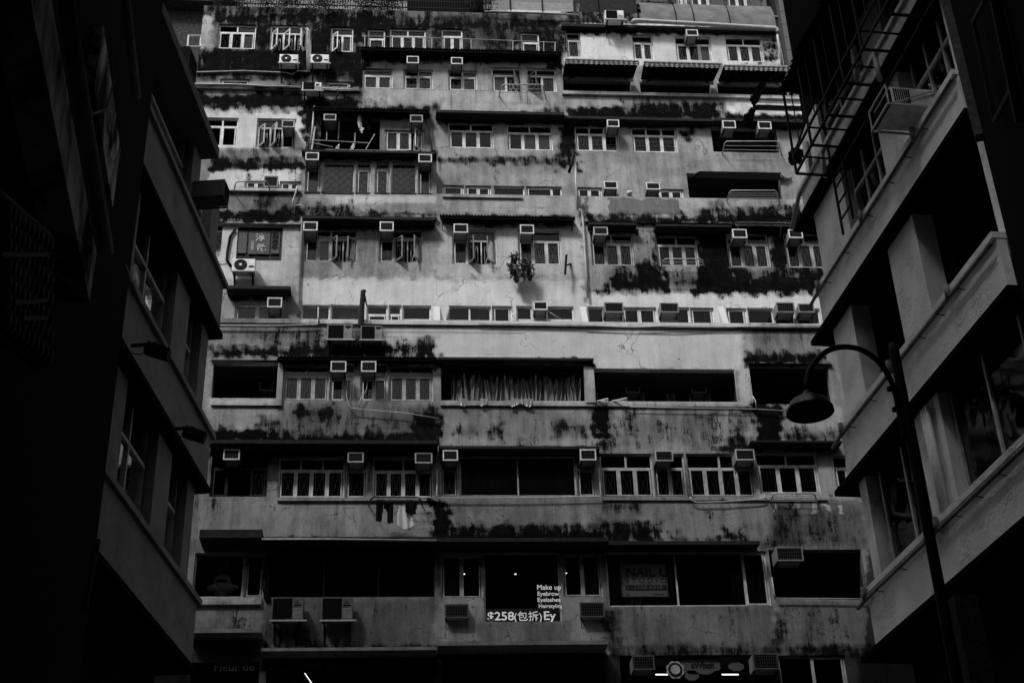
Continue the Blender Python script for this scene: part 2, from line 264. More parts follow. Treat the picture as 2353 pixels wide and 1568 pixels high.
def wall(name,X0,X1,Z0,Z1,Y,opens,par,thick=.22,flip=False):
    """plaster sheet at depth Y with rectangular openings and their reveals"""
    op=[(max(a,X0),min(b,X1),max(c,Z0),min(d,Z1)) for a,b,c,d in opens if b>X0 and a<X1 and d>Z0 and c<Z1]
    def cuts(lo,hi,es):
        es=sorted({round(e,4) for e in es if lo<e<hi}|{round(lo,4),round(hi,4)}); r=[]
        for a,b in zip(es,es[1:]):
            n=max(1,int(math.ceil((b-a)/CELL))); r+=[a+(b-a)*i/n for i in range(n)]
        return np.array(r+[hi])
    xs=cuts(X0,X1,[e for o in op for e in o[:2]]); zs=cuts(Z0,Z1,[e for o in op for e in o[2:]])
    nx,nz=len(xs),len(zs); gx,gz=np.meshgrid(xs,zs); V=np.stack([gx.ravel(),np.full(nx*nz,Y),gz.ravel()],1)
    cx=(xs[1:]+xs[:-1])/2; cz=(zs[1:]+zs[:-1])/2; CXg,CZg=np.meshgrid(cx,cz); keep=np.ones(CXg.shape,bool)
    for a,b,c,d in op: keep&=~((CXg>a)&(CXg<b)&(CZg>c)&(CZg<d))
    jj,ii=np.nonzero(keep); i0=jj*nx+ii
    F=[tuple(q) for q in np.stack([i0,i0+1,i0+nx+1,i0+nx],1).tolist()]
    V=V.tolist()
    for a,b,c,d in op:
        k=len(V); y2=Y+thick
        V+=[(a,Y,c),(b,Y,c),(b,Y,d),(a,Y,d),(a,y2,c),(b,y2,c),(b,y2,d),(a,y2,d)]
        if c>Z0+.001: F.append((k,k+4,k+5,k+1))
        if d<Z1-.001: F.append((k+3,k+2,k+6,k+7))
        if a>X0+.001: F.append((k,k+3,k+7,k+4))
        if b<X1-.001: F.append((k+1,k+5,k+6,k+2))
    k=len(V); y2=Y+thick
    V+=[(X0,Y,Z1),(X1,Y,Z1),(X1,y2,Z1),(X0,y2,Z1),(X0,Y,Z0),(X1,Y,Z0),(X1,y2,Z0),(X0,y2,Z0)]
    F+=[(k,k+1,k+2,k+3),(k+4,k+7,k+6,k+5),(k,k+3,k+7,k+4),(k+1,k+5,k+6,k+2)]
    return wear_mesh(name,V,F,par)
def wear_mesh(name,V,F,par):
    me=bpy.data.meshes.new(name); me.from_pydata(V,[],F); me.materials.append(M['plaster']); me.update()
    P=np.array(V,float)
    for nm,tb,md in (('tone',TONE,'set'),('mold_shade',MOLD_SHADE,'max'),('peel',PEEL,'set')):
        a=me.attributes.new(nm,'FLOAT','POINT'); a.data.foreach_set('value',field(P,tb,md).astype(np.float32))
    o=bpy.data.objects.new(name,me); link(o,par); return o
def wearbox(name,x0,x1,y0,y1,z0,z1,par):
    """box with a finely divided front so that wear shows on it"""
    n=max(1,int((x1-x0)/.08)); m=max(1,int((z1-z0)/.08)); V=[];F=[]
    for j in range(m+1):
        for i in range(n+1): V.append((x0+(x1-x0)*i/n,y0,z0+(z1-z0)*j/m))
    for j in range(m):
        for i in range(n): q=j*(n+1)+i; F.append((q,q+1,q+n+2,q+n+1))
    k=len(V); V+=[(x0,y0,z0),(x1,y0,z0),(x1,y1,z0),(x0,y1,z0),(x0,y0,z1),(x1,y0,z1),(x1,y1,z1),(x0,y1,z1)]
    F+=[(k,k+3,k+2,k+1),(k+4,k+5,k+6,k+7),(k+1,k+2,k+6,k+5),(k+2,k+3,k+7,k+6),(k+3,k,k+4,k+7)]
    return wear_mesh(name,V,F,par)
# ---------------- tenement facade ----------------
Y1,Y2,Y3,Y4=34.3,35.0,35.8,36.6
bld=empty('tenement_building',(3,40,0),'long weathered tenement block with black mould and stepped upper floors, facing the alley','building')
OP={Y1:[],Y2:[],Y3:[],Y4:[]}
def hole(x0,x1,y0,y1,Y):
    xc=(x0+x1)/2; r=(at_y(x0,y1,Y).x,at_y(x1,y1,Y).x,at_y(xc,y1,Y).z,at_y(xc,y0,Y).z); OP[min(OP,key=lambda k:abs(k-Y))].append(r) if Y in OP else None
    return r
def ripple(mb,X0,X1,Y,Z0,Z1,amp=.03,per=.14,seed=0):
    r=random.Random(seed); n=max(6,int((X1-X0)/.025)); ph=r.random()*6
    top=[];bot=[]
    for i in range(n+1):
        x=X0+(X1-X0)*i/n; y=Y+amp*math.sin(2*math.pi*x/per+ph+1.3*math.sin(x*7+ph))
        top.append((x,y,Z1)); bot.append((x,y*1.0+amp*.3*math.sin(x*23),Z0))
    mb.add(bot+top,[(i,i+1,n+2+i,n+1+i) for i in range(n)])
def grille(mb,a,b,c,d,y,kind,t=.016):
    w_,h_=b-a,d-c
    B=lambda x0,z0,x1,z1:mb.bar((a+w_*x0,y,c+h_*z0),(a+w_*x1,y,c+h_*z1),t,t)
    if kind in 'goq':
        B(.22,0,.22,1);B(.78,0,.78,1);B(.22,.1,.78,.1);B(.22,.88,.78,.88)
        B(.3,.1,.46,.45);B(.3,.88,.46,.55);B(.7,.1,.54,.45);B(.7,.88,.54,.55);B(.46,.45,.54,.45);B(.46,.55,.54,.55);B(.46,.45,.46,.55);B(.54,.45,.54,.55)
    elif kind=='h':
        B(.2,0,.2,1);B(.8,0,.8,1);B(.2,.06,.8,.06);B(.2,.9,.8,.9)
        for z in (.06,.48): B(.4,z,.3,z+.2);B(.3,z+.2,.4,z+.42);B(.6,z,.7,z+.2);B(.7,z+.2,.6,z+.42);
        B(.4,.48,.6,.48);B(.2,.68,.3,.68);B(.7,.68,.8,.68);B(.2,.26,.3,.26);B(.7,.26,.8,.26)
    elif kind=='b':
        for x in (.15,.32,.5,.68,.85): B(x,0,x,1)
        B(0,.12,1,.12);B(0,.88,1,.88)
    elif kind=='t':
        B(0,.25,1,.25);B(0,.5,1,.5);B(0,.8,1,.8);B(.5,.5,.5,.8);B(.35,0,.35,.3);B(.65,0,.65,.3)
SN=[0]
def window(x0,x1,y0,y1,Y,lay,sf=None,tr=.3,fr='frame',curt=None,rec=.07,open_=True,cut=1.0,par=None,widths=None,label=None,roomm='room'):
    """lay 'n|codes': n transom lights over one sash per code letter"""
    SN[0]+=1; seed=SN[0]
    X0,X1,Z0,Z1=hole(x0,x1,y0,y1,Y) if open_ else (lambda xc:(at_y(x0,y1,Y).x,at_y(x1,y1,Y).x,at_y(xc,y1,Y).z,at_y(xc,y0,Y).z))((x0+x1)/2)
    n,codes=lay.split('|'); n=int(n); y=Y+rec; fw=.045
    f=MB()
    def fr_box(a,b,c,d,yy,w_,dp): f.box(a,a+w_,yy,yy+dp,c,d); f.box(b-w_,b,yy,yy+dp,c,d); f.box(a+w_,b-w_,yy,yy+dp,c,c+w_); f.box(a+w_,b-w_,yy,yy+dp,d-w_,d)
    fr_box(X0,X1,Z0,Z1,y,fw,.06)
    zt=Z1-(Z1-Z0)*tr if n else Z1-fw
    if n:
        f.box(X0+fw,X1-fw,y-.003,y+.057,zt-.025,zt+.025)
        for i in range(1,n): xx=X0+(X1-X0)*i/n; f.box(xx-.025,xx+.025,y-.006,y+.054,zt+.025,Z1-fw-.002)
    gl=MB(); gr=MB(); cu=MB(); sashes=[]
    gl.quad((X0+fw,y+.03,Z0+fw),(X1-fw,y+.03,Z0+fw),(X1-fw,y+.03,Z1-fw),(X0+fw,y+.03,Z1-fw)) if not any(c in 'oq' for c in codes) else None
    k=len(codes); wd=widths or [1]*k; tot=sum(wd); xa=X0+fw; span=X1-X0-2*fw
    for i,c in enumerate(codes):
        xb=xa+span*wd[i]/tot
        if i<k-1: f.box(xb-.02,xb+.02,y-.004,y+.05,Z0+fw,zt-.027 if n else zt-.002)
        a,b=xa+.022,xb-.022; c0,d0=Z0+fw+.004,(zt-.03 if n else zt-.004)
        if c in 'oq':
            # opened casement hinged at left ('o') or right ('q')
            hinge=a if c=='o' else b; ang=R(58+rnd.uniform(-10,12)); sgn=1 if c=='o' else -1; wdt=b-a
            s=MB(); g2=MB(); dirx=Vector((sgn*math.cos(ang),-math.sin(ang),0)); o=Vector((hinge,y-.01,c0)); H=d0-c0
            P=lambda u,v:o+dirx*u+Vector((0,0,v))
            s.bar(P(0,0),P(wdt,0),.04,.04); s.bar(P(0,H),P(wdt,H),.04,.04); s.bar(P(0.02,0),P(0.02,H),.04,.04); s.bar(P(wdt-.02,0),P(wdt-.02,H),.04,.04)
            g2.quad(P(.03,.03),P(wdt-.03,.03),P(wdt-.03,H-.03),P(.03,H-.03)); sashes.append((s,g2))
            if c: grille(gr,a,b,c0,d0,y+.09,'g')
        elif c!=' ':
            if c!='F': fr_box(a,b,c0,d0,y-.012,.03,.05)
            if c in 'ghbt': grille(gr,a,b,c0,d0,y+.09,c)
            if any(q in 'oq' for q in codes): gl.quad((a,y+.03,c0),(b,y+.03,c0),(b,y+.03,d0),(a,y+.03,d0))
            if c=='k': ripple(cu,a,b,y+.2,c0,d0,seed=seed*9+i)
            if c=='w': cu.quad((a,y+.14,c0),(b,y+.14,c0),(b,y+.14,d0),(a,y+.14,d0))
        xa=xb
    if n and any(q in 'oq' for q in codes): gl.quad((X0+fw,y+.03,zt),(X1-fw,y+.03,zt),(X1-fw,y+.03,Z1-fw),(X0+fw,y+.03,Z1-fw))
    W=f.build('window',M[fr],par or bld)
    if label: W['label']=label
    if gl.v: gl.build('pane',M['glass'],W)
    if gr.v: gr.build('grille',M['grille'],W)
    if curt:
        for (u0,u1,m_) in curt:
            c2=MB(); ripple(c2,X0+(X1-X0)*u0,X0+(X1-X0)*u1,y+.22,Z0+.02,Z1-.05,seed=seed); c2.build('curtain',M[m_],W)
    if cu.v: cu.build('curtain',M['blind' if 'w' in codes else 'curtain'],W)
    for s,g2 in sashes: so=s.build('sash',M[sf or fr],W); 
    if sashes:
        for s,g2 in sashes: g2.build('pane',M['glass'],W)
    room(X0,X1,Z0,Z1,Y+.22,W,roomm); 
    return W,(X0,X1,Z0,Z1)
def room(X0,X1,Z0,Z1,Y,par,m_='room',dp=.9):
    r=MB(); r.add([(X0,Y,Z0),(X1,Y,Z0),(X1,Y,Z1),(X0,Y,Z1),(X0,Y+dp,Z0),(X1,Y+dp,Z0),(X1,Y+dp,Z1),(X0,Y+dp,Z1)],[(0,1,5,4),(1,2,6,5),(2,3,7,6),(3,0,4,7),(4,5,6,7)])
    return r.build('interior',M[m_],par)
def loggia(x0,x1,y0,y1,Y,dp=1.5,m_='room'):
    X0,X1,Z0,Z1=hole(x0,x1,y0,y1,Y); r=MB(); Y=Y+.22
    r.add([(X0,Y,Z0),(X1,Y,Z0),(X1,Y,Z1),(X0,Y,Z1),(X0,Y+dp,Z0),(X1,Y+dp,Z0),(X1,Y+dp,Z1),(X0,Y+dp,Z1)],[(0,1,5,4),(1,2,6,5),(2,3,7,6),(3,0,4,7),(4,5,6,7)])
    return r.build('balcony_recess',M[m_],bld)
def canopy(x0,x1,yf,yw,Y,corr=False,th=.06,m_='canopy',skirt=0,name='canopy'):
    """thin projecting roof: yf = front lower edge, yw = where it meets the wall (photo rows)"""
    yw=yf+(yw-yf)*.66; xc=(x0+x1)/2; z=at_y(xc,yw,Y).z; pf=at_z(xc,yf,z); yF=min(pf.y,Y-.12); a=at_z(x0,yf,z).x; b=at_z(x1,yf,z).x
    mb=MB()
    if corr:
        n=int((b-a)/.0125); V=[];F=[]
        for i in range(n+1):
            x=a+(b-a)*i/n; dz=.024*math.sin(2*math.pi*x/.095)
            V+=[(x,yF,z+dz),(x,Y,z+.14+dz),(x,yF,z+dz+.012),(x,Y,z+.152+dz)]
        for i in range(n):
            k=i*4; F+=[(k,k+1,k+5,k+4),(k+2,k+6,k+7,k+3),(k,k+4,k+6,k+2)]
        mb.add(V,F)
        m=max(2,int((b-a)/1.3))
        for i in range(m+1):
            x=a+.08+(b-a-.16)*i/m; mb.bar((x,Y,z-.28),(x,yF+.06,z-.03),.03,.03); mb.bar((x,Y,z+.09),(x,yF+.04,z-.035),.03,.03)
        mb.box(a,b,yF+.05,yF+.09,z-.07,z-.03)
    else:
        mb.box(a,b,yF,Y+.004,z,z+th)
        if skirt: mb.box(a,b,yF,yF+.04,z-skirt,z)
    return mb.build(name,M[m_],bld)
def ledge(x0,x1,y0,y1,Y,p,name='ledge'):
    xc=(x0+x1)/2; return wearbox(name,at_y(x0,y1,Y-p).x,at_y(x1,y1,Y-p).x,Y-p,Y,at_y(xc,y1,Y-p).z,at_y(xc,y0,Y-p).z,bld)
def at_tube(pts,Y,r,m_,name,par=None,top=None):
    mb=MB(); mb.tube([at_y(x,y,(Y if len(p)==0 else p[0])) for x,y,*p in pts],r); o=mb.build(name,M[m_],par,smooth=True); return o
# ---- windows: floor by floor ----
# top floor
window(498,585,56,112,Y4,'2|ggg'); window(618,706,58,116,Y4,'2|ooq'); window(758,810,62,119,Y4,'1|og')
window(844,884,67,112,Y4,'1|p',tr=.45); window(895,978,66,118,Y4,'2|ppp',curt=[(0,1,'curtaind')]); window(1015,1063,66,118,Y4,'1|pp'); window(1198,1240,75,122,Y4,'1|p',tr=.45)
window(1303,1336,74,131,Y4,'1|g',fr='framed'); window(1455,1504,80,137,Y4,'1|gg'); window(1555,1639,84,140,Y4,'2|ggw'); window(1672,1757,85,142,Y4,'2|ggg')
# behind left parapet
window(503,572,181,215,Y4,'0|p'); window(749,804,187,220,Y4,'0|p')
# enclosed middle bay
window(832,902,158,203,Y3,'1|hh',tr=.3,curt=[(0,1,'curtain')]); window(926,995,160,205,Y3,'2|hh',curt=[(0,.5,'curtaind')]); window(1029,1097,162,207,Y3,'2|hh',curt=[(.5,1,'curtain')])
window(1130,1199,155,210,Y3,'1|wq',sf='guard'); window(1211,1280,157,212,Y3,'1|oh',sf='guard')
# third row of upper block
window(470,543,270,335,Y3,'2|pp',tr=.28,roomm='room'); window(586,677,272,339,Y3,'2|oop',tr=.3,fr='framed')
window(883,974,299,345,Y3,'0|pgq',curt=[(0,.3,'curtain')]); window(1030,1135,281,340,Y3,'2|ppp',tr=.3); window(1166,1271,286,345,Y3,'2|pww',tr=.3)
window(1323,1425,289,347,Y3,'3|gtt',tr=.3); window(1454,1559,292,350,Y3,'3|ttt',tr=.3)
lg=loggia(1639,1790,292,350,Y3); lg2=loggia(735,872,268,343,Y3)
# strips behind the upper parapet
window(560,636,414,440,Y3,'0|ppp',fr='frame'); window(641,690,416,442,Y3,'0|pp')
window(1016,1066,425,455,Y3,'0|p'); window(1069,1129,426,456,Y3,'0|pp'); window(1134,1206,427,457,Y3,'0|F',curt=None); window(1209,1292,428,458,Y3,'0|pF',widths=[3,1]); 
window(1326,1385,430,462,Y3,'0|pp'); window(1503,1573,434,465,Y3,'0|Fpp',widths=[1,2.2,2.2])
loggia(1585,1800,400,470,Y3,m_='room')
# box bay
for a,b,l,t in ((699,736,'1|w',.22),(738,813,'0|F',0),(816,851,'1|p',.25),(860,895,'1|p',.25),(898,957,'0|F',0),(960,993,'1|w',.22)):
    window(a,b,369,447,Y2,l,tr=t or .3,fr='framed',curt=[(0.02,.98,'lace')])
# fifth floor (old signs, casements)
window(541,646,520,598,Y2,'0|FFF',widths=[1,2.1,1],fr='framek'); window(478,507,517,578,Y2,'0|F',fr='framek')
window(697,819,526,601,Y2,'2|ppoq',sf='sashd',fr='framed',curt=[(0,.5,'curtain')]); window(869,971,526,602,Y2,'1|poq',sf='sashd',fr='framed',curt=None)
window(1039,1142,527,607,Y2,'1|goq',sf='sashd'); window(1191,1292,528,608,Y2,'1|ggg'); window(1360,1459,536,610,Y2,'2|ggg',fr='framed',curt=[(0,.6,'curtaind')])
window(1512,1608,540,612,Y2,'2|ppp',fr='framed'); window(1676,1773,535,614,Y2,'2|ggg',fr='framed',curt=[(0,1,'curtaind')]); window(1810,1905,535,615,Y2,'2|ggg',fr='framed',curt=[(0,1,'curtaind')])
# fourth floor strip behind the long parapet
window(537,640,697,740,Y2,'0|pp',tr=.3,curt=[(.4,1,'curtain')]); window(690,757,700,745,Y2,'1|pp',tr=.72,curt=[(0,1,'curtain')]); window(758,827,700,745,Y2,'1|pp',tr=.72,curt=[(.3,1,'curtain')])
window(841,890,700,745,Y2,'1|p',tr=.45); window(892,922,700,745,Y2,'1|p',tr=.45); window(924,990,701,745,Y2,'1|pp',tr=.7)
window(1029,1129,702,748,Y2,'2|ppp',tr=.7,curt=[(0,1,'curtaind')]); window(1131,1177,702,748,Y2,'0|p'); window(1187,1224,702,748,Y2,'1|p',tr=.65); window(1256,1320,703,748,Y2,'1|pp',tr=.65,curt=[(0,1,'curtaind')])
window(1352,1390,704,752,Y2,'1|p',tr=.8); window(1432,1512,705,752,Y2,'0|pp'); window(1555,1588,705,752,Y2,'1|p',tr=.8,curt=[(0,1,'curtaind')]); window(1589,1644,706,752,Y2,'0|p',curt=[(0,1,'curtaind')])
window(1673,1720,707,755,Y2,'0|p'); window(1722,1782,707,755,Y2,'1|pp',tr=.7); window(1784,1830,707,755,Y2,'1|pp',tr=.7); window(1836,1890,708,756,Y2,'1|pp',tr=.7)
# third floor
lgA=loggia(484,634,832,915,Y1); lgB=loggia(1368,1698,847,922,Y1,dp=1.3); lgC=loggia(1727,1915,838,928,Y1)
window(648,754,838,919,Y1,'2|ggg',tr=.3,fr='framed'); window(756,812,832,920,Y1,'2|pp',widths=[1.4,1],tr=.4,curt=[(.6,1,'curtain')]); window(826,890,832,920,Y1,'2|pp',tr=.4); window(892,995,838,921,Y1,'2|ggg',tr=.3,fr='framed',curt=[(.6,.8,'curtain')])
lgD=loggia(1013,1346,828,920,Y1,dp=1.2)
# second floor
window(480,612,1045,1140,Y1,'1|pFg',widths=[1,1.6,1],fr='framek'); window(636,790,1049,1143,Y1,'3|gggg',tr=.31,fr='frame'); window(792,843,1049,1143,Y1,'1|g',tr=.31,fr='frame')
window(855,996,1049,1143,Y1,'2|gggg',tr=.33,fr='frame'); window(1011,1054,1060,1139,Y1,'1|g',tr=.2,fr='framed'); window(1056,1326,1045,1138,Y1,'0|FF',fr='framed',curt=[(0,1,'curtaind')]); window(1327,1371,1060,1139,Y1,'1|g',tr=.2,fr='framed')
window(1383,1505,1041,1140,Y1,'2|ggg',tr=.33,fr='framed'); window(1507,1580,1041,1140,Y1,'1|gg',tr=.33,fr='framed'); window(1585,1738,1041,1140,Y1,'2|gggg',tr=.33,fr='framed')
window(1746,1888,1039,1134,Y1,'2|bpb',tr=.3,fr='frame'); window(1925,1960,1045,1138,Y1,'1|b',tr=.3,fr='frame')
# first floor shops
window(440,556,1269,1371,Y1,'0|F',fr='framed'); window(558,604,1269,1371,Y1,'0|p',fr='framed')
window(610,999,1264,1371,Y1,'0|FFF',fr='framek'); window(1012,1110,1270,1373,Y1,'0|pp',fr='framed',curt=[(0,.4,'curtaind')]); 
WC,WCr=window(1113,1292,1266,1427,Y1,'0|F',fr='framed'); window(1294,1387,1269,1370,Y1,'0|pp',fr='framed',curt=[(.5,1,'curtaind')])
WN,WNr=window(1398,1774,1265,1391,Y1,'0|FFp',widths=[3,3,1],fr='frame',curt=[(0,.42,'curtaind'),(.78,1,'curtaind')])
loggia(1779,1995,1261,1374,Y1)
# street shops at the bottom edge
loggia(1432,1790,1503,1640,Y1); window(1804,1960,1504,1640,Y1,'0|Fp',fr='framed'); loggia(1016,1395,1518,1640,Y1); window(606,1000,1515,1640,Y1,'0|FFF',fr='framek'); loggia(430,590,1520,1640,Y1)
# recesses under the retractable awnings
loggia(1297,1452,184,228,Y4); loggia(1473,1636,188,230,Y4); loggia(1652,1830,192,234,Y4)
for a,b,c,d in ((1372,1432,893,930),(1478,1536,893,930),(1548,1588,895,930),(1630,1680,895,930)):      # inner windows of the open balcony
    yy=Y1+1.48; x0,x1,z0,z1=at_y(a,d,yy).x,at_y(b,d,yy).x,at_y(a,d,yy).z,at_y(a,c,yy).z; f=MB(); f.box(x0,x1,yy-.03,yy,z0,z1); W=f.build('inner_window',M['framed'],bld); MB().box(x0+.05,x1-.05,yy-.04,yy-.031,z0+.05,z1-.05).build('pane',M['signd'],W)
MB().box(at_y(1368,900,Y1).x,at_y(1698,900,Y1).x,Y1+1.5,Y1+1.51,at_y(1500,925,Y1).z,at_y(1500,847,Y1).z).build('balcony_back_wall',M['conc'],bld)
MOLD_SHADE+=[(830,111,1288,144,.85,3),(720,247,982,273,.85,3),(1005,259,1293,286,.85,3),(1300,273,1636,294,.85,3),(1644,277,1846,298,.85,3),(1294,64,1788,79,.85,3),(697,348,999,369,.85,3),(698,501,996,526,.85,3),(1014,494,1318,518,.85,3),(1356,514,1459,535,.85,3),(1510,518,1676,543,.85,3),(1694,510,1896,533,.85,3),(524,661,663,688,.85,3),(640,817,1003,837,.85,3),(1011,824,1360,839,.85,3),(1728,1013,1931,1034,.85,3),(484,1016,1002,1048,.85,3),(1012,1028,1374,1049,.85,3),(603,1237,1000,1268,.85,3),(1008,1241,1391,1270,.85,3),(1394,1248,1741,1270,.85,3),(1009,1478,1392,1508,.85,3),(604,1491,999,1516,.85,3)]      # canopy shade painted onto the wall as dark strips
# ---- walls ----
Z=lambda x,y,Y:at_y(x,y,Y).z
P1=20.62+CAMZ; P2=25.51+CAMZ; P3=30.23+CAMZ
xL,xR=-9.5,14.5
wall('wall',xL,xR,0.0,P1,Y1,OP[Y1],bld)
def slab(x0,x1,y0,y1,z,t=.18): MB().box(x0,x1,y0,y1,z-t,z).build('terrace_slab',M['conc'],bld)
slab(xL,xR,Y1+.225,Y2-.003,P1-.9)
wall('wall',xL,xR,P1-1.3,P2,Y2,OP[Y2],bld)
slab(xL,xR,Y2+.225,Y3-.003,P2-.9)
bx0,bx1=at_y(693,449,Y2).x,at_y(1003,449,Y2).x; bz=Z(850,352,Y2)
wall('enclosed_balcony',bx0,bx1,P2+.003,bz,Y2-.004,OP[Y2],bld)
MB().box(bx0,bx0+.12,Y2+.22,Y3-.003,P2,bz-.01).box(bx1-.12,bx1,Y2+.22,Y3-.003,P2,bz-.01).build('balcony_side',M['conc'],bld)
xm0,xm1=at_y(829,160,Y3).x,at_y(1291,160,Y3).x
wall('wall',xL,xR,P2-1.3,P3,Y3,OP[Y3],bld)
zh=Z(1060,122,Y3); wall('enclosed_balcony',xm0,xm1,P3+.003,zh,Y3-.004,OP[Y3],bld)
MB().box(xm0,xm0+.12,Y3+.22,Y4-.003,P3,zh-.01).box(xm1-.12,xm1,Y3+.22,Y4-.003,P3,zh-.01).box(xm0+.12,xm1-.12,Y3+.22,Y4-.003,zh-.12,zh-.01).build('balcony_side',M['conc'],bld)
slab(xL,xR,Y3+.225,Y4-.003,P3-.9)
x4l=at_y(464,60,Y4).x; x4r=at_y(1793,100,Y4).x; xmid=at_y(1291,80,Y4).x
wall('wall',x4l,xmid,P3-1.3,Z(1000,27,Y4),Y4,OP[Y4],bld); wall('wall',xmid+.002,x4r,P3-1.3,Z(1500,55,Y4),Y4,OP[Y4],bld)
wall('parapet',xmid+.002,at_y(1463,40,Y4).x,Z(1500,55,Y4)+.003,Z(1400,30,Y4),Y4-.01,[],bld)
MB().box(xL,xR,Y4+1.3,Y4+12,0,P3-1.4).box(x4l,x4r,Y4+1.3,Y4+11.9,P3-1.35,Z(1000,60,Y4)).box(x4l,x4r,Y4+.225,Y4+1.29,Z(1000,60,Y4)-.1,Z(1000,60,Y4)-.01).box(xL,xL+.2,Y1+.23,Y4+1.29,0,P1-1).build('building_core',M['conc'],bld)
# ---- canopies and ledges ----
canopy(826,1292,113,146,Y3,True); canopy(716,986,249,275,Y3,True); canopy(1001,1297,261,288,Y3,th=.1)
canopy(1296,1640,275,295,Y3,th=.1); canopy(1640,1850,279,300,Y3,th=.1)
canopy(1290,1792,66,80,Y4,th=.12); canopy(693,1003,350,370,Y2,th=.07)
canopy(694,1000,503,528,Y2,th=.08); canopy(1010,1322,496,520,Y2,True); canopy(1352,1463,516,537,Y2,th=.08); canopy(1506,1680,520,545,Y2,th=.07); canopy(1690,1900,512,535,Y2,True,m_='conc')
canopy(520,667,663,690,Y2,th=.1,skirt=0); canopy(636,1007,819,838,Y1,True); canopy(1007,1364,826,840,Y1,th=.07); canopy(1724,1935,1015,1036,Y1,th=.05)
canopy(480,1006,1018,1050,Y1,th=.1); canopy(1008,1378,1030,1050,Y1,th=.08); canopy(457,601,1234,1268,Y1,th=.22); canopy(599,1004,1239,1270,Y1,th=.08,m_='canopy'); canopy(1004,1395,1243,1272,Y1,th=.1); canopy(1390,1745,1250,1272,Y1,th=.1)
canopy(430,600,1452,1475,Y1,th=.1,m_='conc'); canopy(1005,1396,1480,1510,Y1,th=.1,m_='conc'); canopy(600,1003,1493,1518,Y1,th=.08,m_='conc')
ledge(440,828,196,205,Y3,.1); ledge(1292,1850,214,221,Y3,.1); ledge(500,692,508,513,Y2,.12); ledge(500,690,432,438,Y2,.1); ledge(1016,1200,448,453,Y2,.06); ledge(700,1003,490,497,Y2,.14)
ledge(470,1900,737,747,Y1,.07); ledge(1345,1900,506,512,Y2,.1); ledge(484,634,914,930,Y1,.06); ledge(1012,1700,922,932,Y1,.06); ledge(440,600,1372,1387,Y1,.08); ledge(484,640,818,826,Y1,.12); ledge(1716,1910,829,834,Y1,.1)
ledge(636,1000,1144,1149,Y1,.06); ledge(1383,1900,1142,1148,Y1,.05); ledge(1346,1369,832,924,Y1,.09,'pillar'); ledge(1698,1732,836,934,Y1,.1,'pillar'); ledge(634,646,830,930,Y1,.08,'pillar')
# fins between terraces
for x in (1003,1338,1655):
    a=at_y(x,704,Y2); zf=P1; X=a.x
    MB().add([(X-.09,Y2,a.z),(X+.09,Y2,a.z),(X-.09,Y1+.225,zf+.02),(X+.09,Y1+.225,zf+.02),(X-.09,Y2,zf-.8),(X+.09,Y2,zf-.8),(X-.09,Y1+.225,zf-.8),(X+.09,Y1+.225,zf-.8)],[(0,1,3,2),(0,2,6,4),(1,5,7,3),(2,3,7,6)]).build('terrace_fin',M['cloth_w'],bld)
#---PART2---
# ---------------- window air conditioners ----------------
def ac(x0,x1,y0,y1,Y,label,p=.42,m_='acw',logo=False,flap=False):
    yf=Y-p; xc=(x0+x1)/2; a,b=at_y(x0,y1,yf).x,at_y(x1,y1,yf).x; c,d=at_y(xc,y1,yf).z,at_y(xc,y0,yf).z
    t=empty('air_conditioner',((a+b)/2,Y,c),label,'air conditioner','window air conditioners on the facades')
    MB().box(a+.012,b-.012,yf+.03,Y+.1,c+.012,d-.012).build('casing',M['acd'],t,bevel=.008)
    f=MB(); w_=.032
    f.box(a,a+w_,yf,yf+.035,c,d).box(b-w_,b,yf,yf+.035,c,d).box(a+w_,b-w_,yf,yf+.035,c,c+w_).box(a+w_,b-w_,yf,yf+.035,d-w_,d)
    f.build('front_frame',M[m_],t)
    g=MB(); g.box(a+w_+.004,b-w_-.004,yf+.012,yf+.028,c+w_,d-w_)
    g.build('grille',M['acg'],t)
    n=MB(); k=int((b-a)/.055)
    for i in range(1,k): xx=a+(b-a)*i/k; n.bar((xx,yf+.006,c+w_),(xx,yf+.006,d-w_),.006)
    for i in range(1,5): zz=c+(d-c)*i/5; n.bar((a+w_,yf+.006,zz),(b-w_,yf+.006,zz),.006)
    n.build('guard',M['guard'],t)
    for xx in (a+.04,b-.04): br=MB(); br.bar((xx,yf+.05,c-.012),(xx,Y,c-.012),.02,.02); br.bar((xx,yf+.1,c-.02),(xx,Y,c-.22),.015,.015); br.build('bracket',M['dark'],t)
    return t
